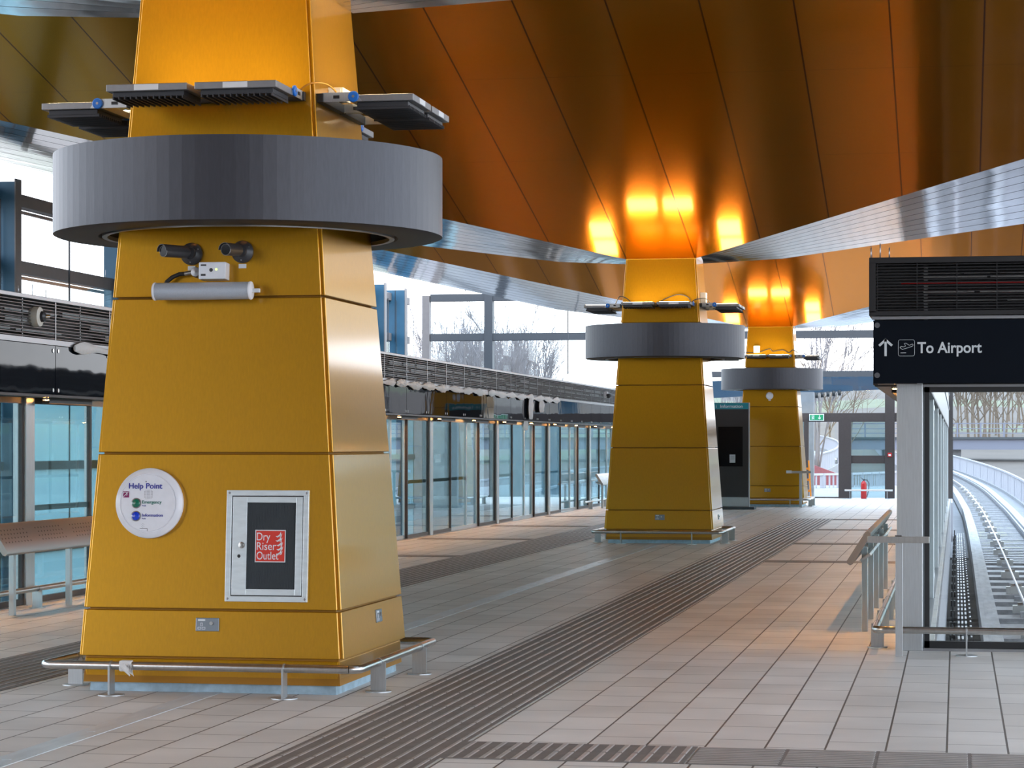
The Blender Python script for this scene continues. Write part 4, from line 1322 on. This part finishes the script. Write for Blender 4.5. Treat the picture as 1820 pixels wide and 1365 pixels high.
Gd(ribbon(MB(), [p for p in TP if p.y > 45], .95, 1.7, -.35, -.28), 'walkway_slab', CONC)
tr = empty('rail_track', (1.5, 19, -1.3), label='cable hauled track with two white running beams and steel sleepers', cat='track')
def Tr(m, name, mt):
    m.xf(Matrix.Translation((-1.5, -19, 1.3))); return nosmooth(m.build(name, mt, tr))
for o in (-1.02, .70):
    Tr(ribbon(MB(), TP, o - .13, o + .13, -.3, .03), 'running_beam', RAILW)
Tr(MB().tube(offs(TP, -.42, .02), .022, 8), 'haul_cable', CABLE)
m = MB()
rs = [p for p in resample(TP, 2.0) if p.y < 56] + [p for p in resample(TP, .9) if p.y >= 56]
for i, p in enumerate(rs):
    if p.y > 190: break
    d = (rs[min(i + 1, len(rs) - 1)] - p); d.z = 0
    if d.length < 1e-6: continue
    a = math.atan2(-d.x, d.y)
    hw2 = .42 if p.y < 56 else .2
    b = MB().box(-.88, .56, -hw2, hw2, -.24, -.16)
    b.box(-.5, -.34, -.10, .10, -.16, -.08) if i % 2 == 0 else None
    b.box(.42, .50, -.05, .05, -.16, -.10)
    b.xf(Matrix.Translation(p) @ Matrix.Rotation(a, 4, 'Z'))
    me = bpy.data.meshes.new('x'); b.bm.to_mesh(me); b.bm.free(); m.bm.from_mesh(me); bpy.data.meshes.remove(me)
Tr(m, 'sleepers', SLEEP)['kind'] = 'stuff'
Tr(ribbon(MB(), far, .48, .54, -.16, -.02), 'guide_rail', SLEEP)
m = MB()
for i, y in enumerate([19.4 + 1.0 * k for k in range(56)]):
    for x in (.02, .075, .13):
        m.box(x, x + .028, y, y + .55, -1.22, -1.16)
    m.box(.20, .225, y + .1, y + .4, -1.22, -1.14)
Tr(m, 'cable_chain', ALU)
m = MB()
for i, y in enumerate([20.0 + 2.6 * k for k in range(22)]):
    m.box(-.10, -.02, y, y + .12, -1.3, -1.2); m.cyl((-.06, y + .06, -1.2), (-.06, y + .06, -1.05), .015, 8)
Tr(m, 'trackside_brackets', BLACK)
m = MB()
for i, p in enumerate(resample(TP, 5.2)):
    if p.y > 130: break
    m.xf(Matrix.Identity(4))
    m.box(p.x - .60, p.x - .24, p.y, p.y + .10, p.z - .16, p.z - .03)
    m.cyl((p.x - .42 - .1, p.y + .05, p.z - .03), (p.x - .42 + .1, p.y + .05, p.z - .03), .05, 10)
Tr(m, 'cable_sheaves', STEEL)
# balustrades on the guideway
def balus(path, o, label, z0=-.3, h=1.15, step=1.5, kerb=.15, mt=CREAM, pick=.17, fro=None):
    t = empty('balustrade', path[0][:], label=label, cat='balustrade')
    off = -path[0]
    m = MB(); ribbon(m, path, o - .12, o + .12, z0 - .5, z0 + kerb); m.xf(Matrix.Translation(off)); nosmooth(m.build('parapet_kerb', CONC, t))
    m = MB(); ribbon(m, path, o - .05, o + .05, z0 + h - .08, z0 + h); m.xf(Matrix.Translation(off)); nosmooth(m.build('top_rail', mt, t))
    m = MB()
    rp = resample(path, step)
    op = offs(rp, o)
    for p in op: m.box(p.x - .06, p.x + .06, p.y - .06, p.y + .06, p.z + z0, p.z + z0 + h)
    m.xf(Matrix.Translation(off)); m.build('balustrade_posts', mt, t)['kind'] = 'stuff'
    m = MB()
    rp = resample(path, pick)
    op = offs(rp, o)
    for p in op: m.box(p.x - .03, p.x + .03, p.y - .03, p.y + .03, p.z + z0 + kerb - .02, p.z + z0 + h - .04)
    m.xf(Matrix.Translation(off)); m.build('balusters', mt, t)['kind'] = 'stuff'
    return t
balus([p for p in TP if p.y > 38 and p.y < 480], 1.75, 'white balustrade along the right side of the curving guideway', step=2.4, pick=.36)
balus([p for p in TP if p.y > 72 and p.y < 480], -1.65, 'white balustrade along the left side of the curving guideway', step=2.4, pick=.5)
# left track guideway joining beyond the end wall
LP = smooth_path([Vector(p) for p in [(-11, 74, -1), (-10.6, 95, -.6), (-9.6, 120, -.2), (-9.4, 150, .25), (-11.5, 185, .9), (-17, 230, 1.6), (-27, 290, 2.6), (-40, 360, 3.8)]])
g2 = empty('guideway', (-11, 74, -1.2), label='pale concrete guideway of the left track beyond the end doors', cat='guideway')
m = ribbon(MB(), LP, -2.2, 2.2, -.6, -.1); m.xf(Matrix.Translation((11, -74, 1.2))); nosmooth(m.build('deck', CONC, g2))
for o in (-.8, .8):
    m = ribbon(MB(), LP, o - .15, o + .15, -.1, .08); m.xf(Matrix.Translation((11, -74, 1.2))); nosmooth(m.build('running_beam', RAILW, g2))
balus([p for p in LP if p.y < 340], 2.1, 'white balustrade on the near side of the left track guideway', z0=0, step=2.0, pick=.4)
balus([p for p in LP if p.y < 340], -2.1, 'white balustrade on the far side of the left track guideway', z0=0, step=2.0, pick=.5)
# walkway fence just outside the exit doors
FP = smooth_path([Vector(p) for p in [(-9.5, 84, -.75), (-6.5, 88, -.75), (-4, 92, -.75), (-2.4, 99, -.75), (-1.8, 110, -.75)]])
balus(FP, 0, 'white palisade fence just outside the exit doors', z0=0, h=1.25, step=1.1, pick=.28, kerb=.05)
m = MB().box(-12, -.3, 71.3, 96, -1.0, -.05); tag(m.build('walkway_slab', CONC), 'pale concrete walkway slab outside the exit doors', 'walkway')
m = MB().hexa([(-7.4, 118, -3), (-5.6, 118, -3), (-5.6, 118.4, -3), (-7.4, 118.4, -3)], [(-7.4, 118, .75), (-5.6, 118, .1), (-5.6, 118.4, .1), (-7.4, 118.4, .75)])
tag(m.build('retaining_wall', REDWALL), 'dull red retaining wall below the curved balustrade', 'retaining wall')
m = MB().box(-4.75, -4.32, 74, 74.4, -1, 3.2); tag(m.build('concrete_pillar', CONC), 'pale square pillar outside the glazed exit door', 'pillar')
# blue girder canopy outside
t = empty('blue_girder', (-4.5, 77, 3.1), label='blue steel girder spanning outside above the end doors', cat='girder')
MB().hexa([(-6, -.3, -.15), (4.5, -.3, .35), (4.5, .3, .35), (-6, .3, -.15)], [(-6, -.3, .42), (4.5, -.3, .80), (4.5, .3, .80), (-6, .3, .42)]).build('girder_flange', mat('deep_blue_steel', (.008, .038, .075), rough=.5), t)
m = MB()
for k in range(9): m.cyl((-.6 + k * .18, -.35, -.12 + .02 * k), (-.6 + k * .18, -.35, .05 + .02 * k), .05, 8)
m.build('cable_clamps', BLACK, t)
MB().box(-.9, -.35, -.2, .2, -3.6, .0).build('girder_leg', BFIN, t)

# left track trench and trackside
m = MB().box(-15.2, XL - .2, 10, YE, -1.6, -1.3); tag(m.build('floor_left_track', CONCD), 'dark concrete trench floor under the left track', 'floor', kind='structure')
m = MB()
for x in (-11.3, -13.0): m.box(x - .15, x + .15, 10, YE + 5, -1.3, -.95)
tag(m.build('running_beams', RAILW), 'white running beams of the left track behind the glass doors', 'track beams')
m = MB().box(XL - .16, XL - .1, 10, YE, -1.5, -.02); tag(m.build('platform_edge_left', CONC), 'pale concrete left platform edge below the doors', 'platform edge', kind='structure')
m = MB().box(XR + .06, XR + .14, YW, YE, -1.5, -.02); tag(m.build('platform_edge_right', CONC), 'pale concrete right platform edge beside the track', 'platform edge', kind='structure')

# slim hanging rods with roof stays at left background
for (x, y, z0, z1, lab) in ((-13.6, 66.0, 5.9, 7.6, 'thin stay rod hanging from the roof right of the nearest column'), (-11.0, 68.0, 3.6, 6.6, 'thin stay rod hanging left of the middle column')):
    m = MB(); m.tube([(x, y, z0), (x, y, z1), (x + .15, y - .1, z1 + .4)], .018, 6); tag(m.build('stay_rod', GREYB), lab, 'rod')

# ------------------------------------------------------------------ terrain
def hill_h(x, y):
    r = y
    h = -3.2
    if y > 120:
        u = min(1, (y - 120) / 320)
        h += (13.6 + 1.6 * math.sin(x * .013 + 1.0) + 1.0 * math.sin(x * .05 + y * .01)) * (u * u * (3 - 2 * u))
    return h
m = MB(); bm = m.bm
gx = [-400 + 16 * i for i in range(48)]; gy = [-60 + 14 * j for j in range(46)]
V = [[bm.verts.new((x, y, hill_h(x, y))) for x in gx] for y in gy]
for j in range(len(gy) - 1):
    for i in range(len(gx) - 1):
        f_ = bm.faces.new((V[j][i], V[j][i + 1], V[j + 1][i + 1], V[j + 1][i])); f_.smooth = True
LAND = bpy.data.materials.new('winter_fields'); LAND.use_nodes = True
N, L = LAND.node_tree.nodes, LAND.node_tree.links
b = N['Principled BSDF']; b.inputs['Roughness'].default_value = 1
tc_ = N.new('ShaderNodeTexCoord'); n1 = N.new('ShaderNodeTexNoise'); n1.inputs['Scale'].default_value = .012; n1.inputs['Detail'].default_value = 2
L.new(tc_.outputs['Object'], n1.inputs['Vector'])
rr = N.new('ShaderNodeValToRGB')
rr.color_ramp.interpolation = 'CONSTANT'
e = rr.color_ramp.elements
e[0].position = 0; e[0].color = (.12, .095, .078, 1)
e[1].position = .53; e[1].color = (.145, .15, .09, 1)
x_ = e.new(.58); x_.color = (.17, .14, .11, 1)
L.new(n1.outputs['Fac'], rr.inputs[0])
n2 = N.new('ShaderNodeTexNoise'); n2.inputs['Scale'].default_value = .3; n2.inputs['Detail'].default_value = 6
L.new(tc_.outputs['Object'], n2.inputs['Vector'])
r2_ = N.new('ShaderNodeValToRGB'); r2_.color_ramp.elements[0].color = (.75, .75, .75, 1); r2_.color_ramp.elements[1].color = (1.2, 1.2, 1.2, 1)
L.new(n2.outputs['Fac'], r2_.inputs[0])
mm_ = N.new('ShaderNodeMixRGB'); mm_.blend_type = 'MULTIPLY'; mm_.inputs[0].default_value = 1
L.new(rr.outputs[0], mm_.inputs[1]); L.new(r2_.outputs[0], mm_.inputs[2]); L.new(mm_.outputs[0], b.inputs['Base Color'])
tag(m.build('ground', LAND), 'winter grass fields and low hill beyond the station', 'ground', kind='structure')

# pale bank left behind frame, seen beyond the first trees
m = MB().hexa([(-34, 90, -3), (-17, 128, -3), (-17, 132, -3), (-34, 94, -3)], [(-34, 90, 4.9), (-17, 128, 2.0), (-17, 132, 2.0), (-34, 94, 4.9)])
tag(m.build('ramp_wall', CONC), 'pale sloping ramp wall outside behind the left trees', 'ramp')

# ------------------------------------------------------------------ bare trees
def tree_mesh(name, mt, seed, H=10, levels=4, spread=.5):
    rnd = random.Random(seed)
    m = MB()
    def grow(p, d, L, r, lv):
        n = 3
        pts = [p]; q = p.copy(); dd = d.copy()
        for i in range(n):
            dd = (dd + Vector((rnd.uniform(-.12, .12), rnd.uniform(-.12, .12), .06))).normalized()
            q = q + dd * L / n
            pts.append(q.copy())
        rs_ = [r * (1 - .5 * i / n) for i in range(n + 1)]
        m.tube(pts, rs_, 4 if lv > 0 else 6, cap=False)
        if lv >= levels: return
        nb = 5 if lv == 0 else rnd.choice((3, 4))
        for k in range(nb):
            u = rnd.uniform(.3, 1.0) if lv == 0 else rnd.uniform(.35, 1.0)
            i = min(int(u * n), n - 1); base = pts[i].lerp(pts[i + 1], u * n - i)
            az = rnd.uniform(0, 2 * PI); sp = rnd.uniform(spread * .6, spread * 1.3)
            side = Vector((math.cos(az), math.sin(az), 0))
            nd = (dd * math.cos(sp) + side * math.sin(sp)).normalized()
            grow(base, nd, L * rnd.uniform(.5, .72), max(r * .5, .012), lv + 1)
    grow(Vector((0, 0, 0)), Vector((0, 0, 1)), H * .55, H * .010, 0)
    me = bpy.data.meshes.new(name); m.bm.to_mesh(me); m.bm.free(); me.materials.append(mt)
    return me
TM_ = [tree_mesh('bare_tree', BARK, s, 10, spread=.3) for s in (1, 2, 3)] + [tree_mesh('bare_tree', BARKO, s, 10, spread=.65) for s in (5, 6)]
spots = []
rnd = random.Random(3)
for i in range(56):     # wood behind left background
    x = 775 + i * 5.4 + rnd.uniform(-4, 4)
    d = rnd.uniform(150, 215)
    H = (11.5 if x < 960 else 9.0 - (x - 960) * .045) * rnd.uniform(.75, 1.05)
    spots.append((x, d, max(H, 3.5), rnd.randrange(3), 'left'))
for i in range(3):
    spots.append((1450 + i * 30, 190 + 9 * i, 11 - i * 1.0, 3 + i % 2, 'mid'))
for i in range(26):
    spots.append((1680 + i * 6, rnd.uniform(225, 280), rnd.uniform(8, 12), 3 + i % 2, 'right'))
for x, d, H in ((1290, 130, 8), (1320, 130, 8), (1440, 118, 11)):
    spots.append((x, d, H, 1, 'mid'))
lab = {'left': 'bare winter tree in the wood seen above the left louvre band', 'mid': 'bare winter tree beyond the end wall windows', 'right': 'bare olive brown tree beyond the right track bridge'}
for (x, d, H, k, w) in spots:
    lat = (x - 910) * d / 4250
    X = lat * math.cos(YAW) - d * math.sin(YAW); Y = lat * math.sin(YAW) + d * math.cos(YAW)
    o = bpy.data.objects.new('bare_tree', TM_[k]); COL.objects.link(o)
    o.location = (X, Y, max(hill_h(X, Y), -3.2) - .1)
    base = o.location.z
    sc_ = H / 10 * 1.15
    o.scale = (sc_, sc_, sc_ * 1.0)
    o.rotation_euler = (0, 0, rnd.uniform(0, 6))
    tag(o, lab[w], 'tree', {'left': 'trees of the wood at the left', 'mid': 'trees beyond the end wall', 'right': 'trees beyond the right track'}[w])

BRG = mat('lilac_grey_bridge_paint', (0.17, 0.17, 0.21), rough=.7, noise=.1)
# road bridge beyond the right track
t = empty('road_bridge', (12, 215, 1.5), label='pale road bridge with railings crossing beyond the right track', cat='bridge')
MB().box(-22, 30, -2, 2, -.4, .55).build('bridge_deck', BRG, t)
MB().box(-22, 30, -2.2, -2.0, .5, .7).build('deck_edge', GREYB, t)
for z in (1.0, 1.4, 1.85): MB().box(-22, 30, -2.1, -2.04, z, z + .08).build('bridge_rail', BRG, t)
m = MB()
for k in range(27): m.box(-22 + 2 * k, -21.85 + 2 * k, -2.12, -2.0, .5, 1.95)
m.build('railing_posts', BRG, t)
for x in (-12, 1.5, 14): MB().box(x - .4, x + .4, -1, 1, -5.5, -.3).build('bridge_pier', CONC, t)
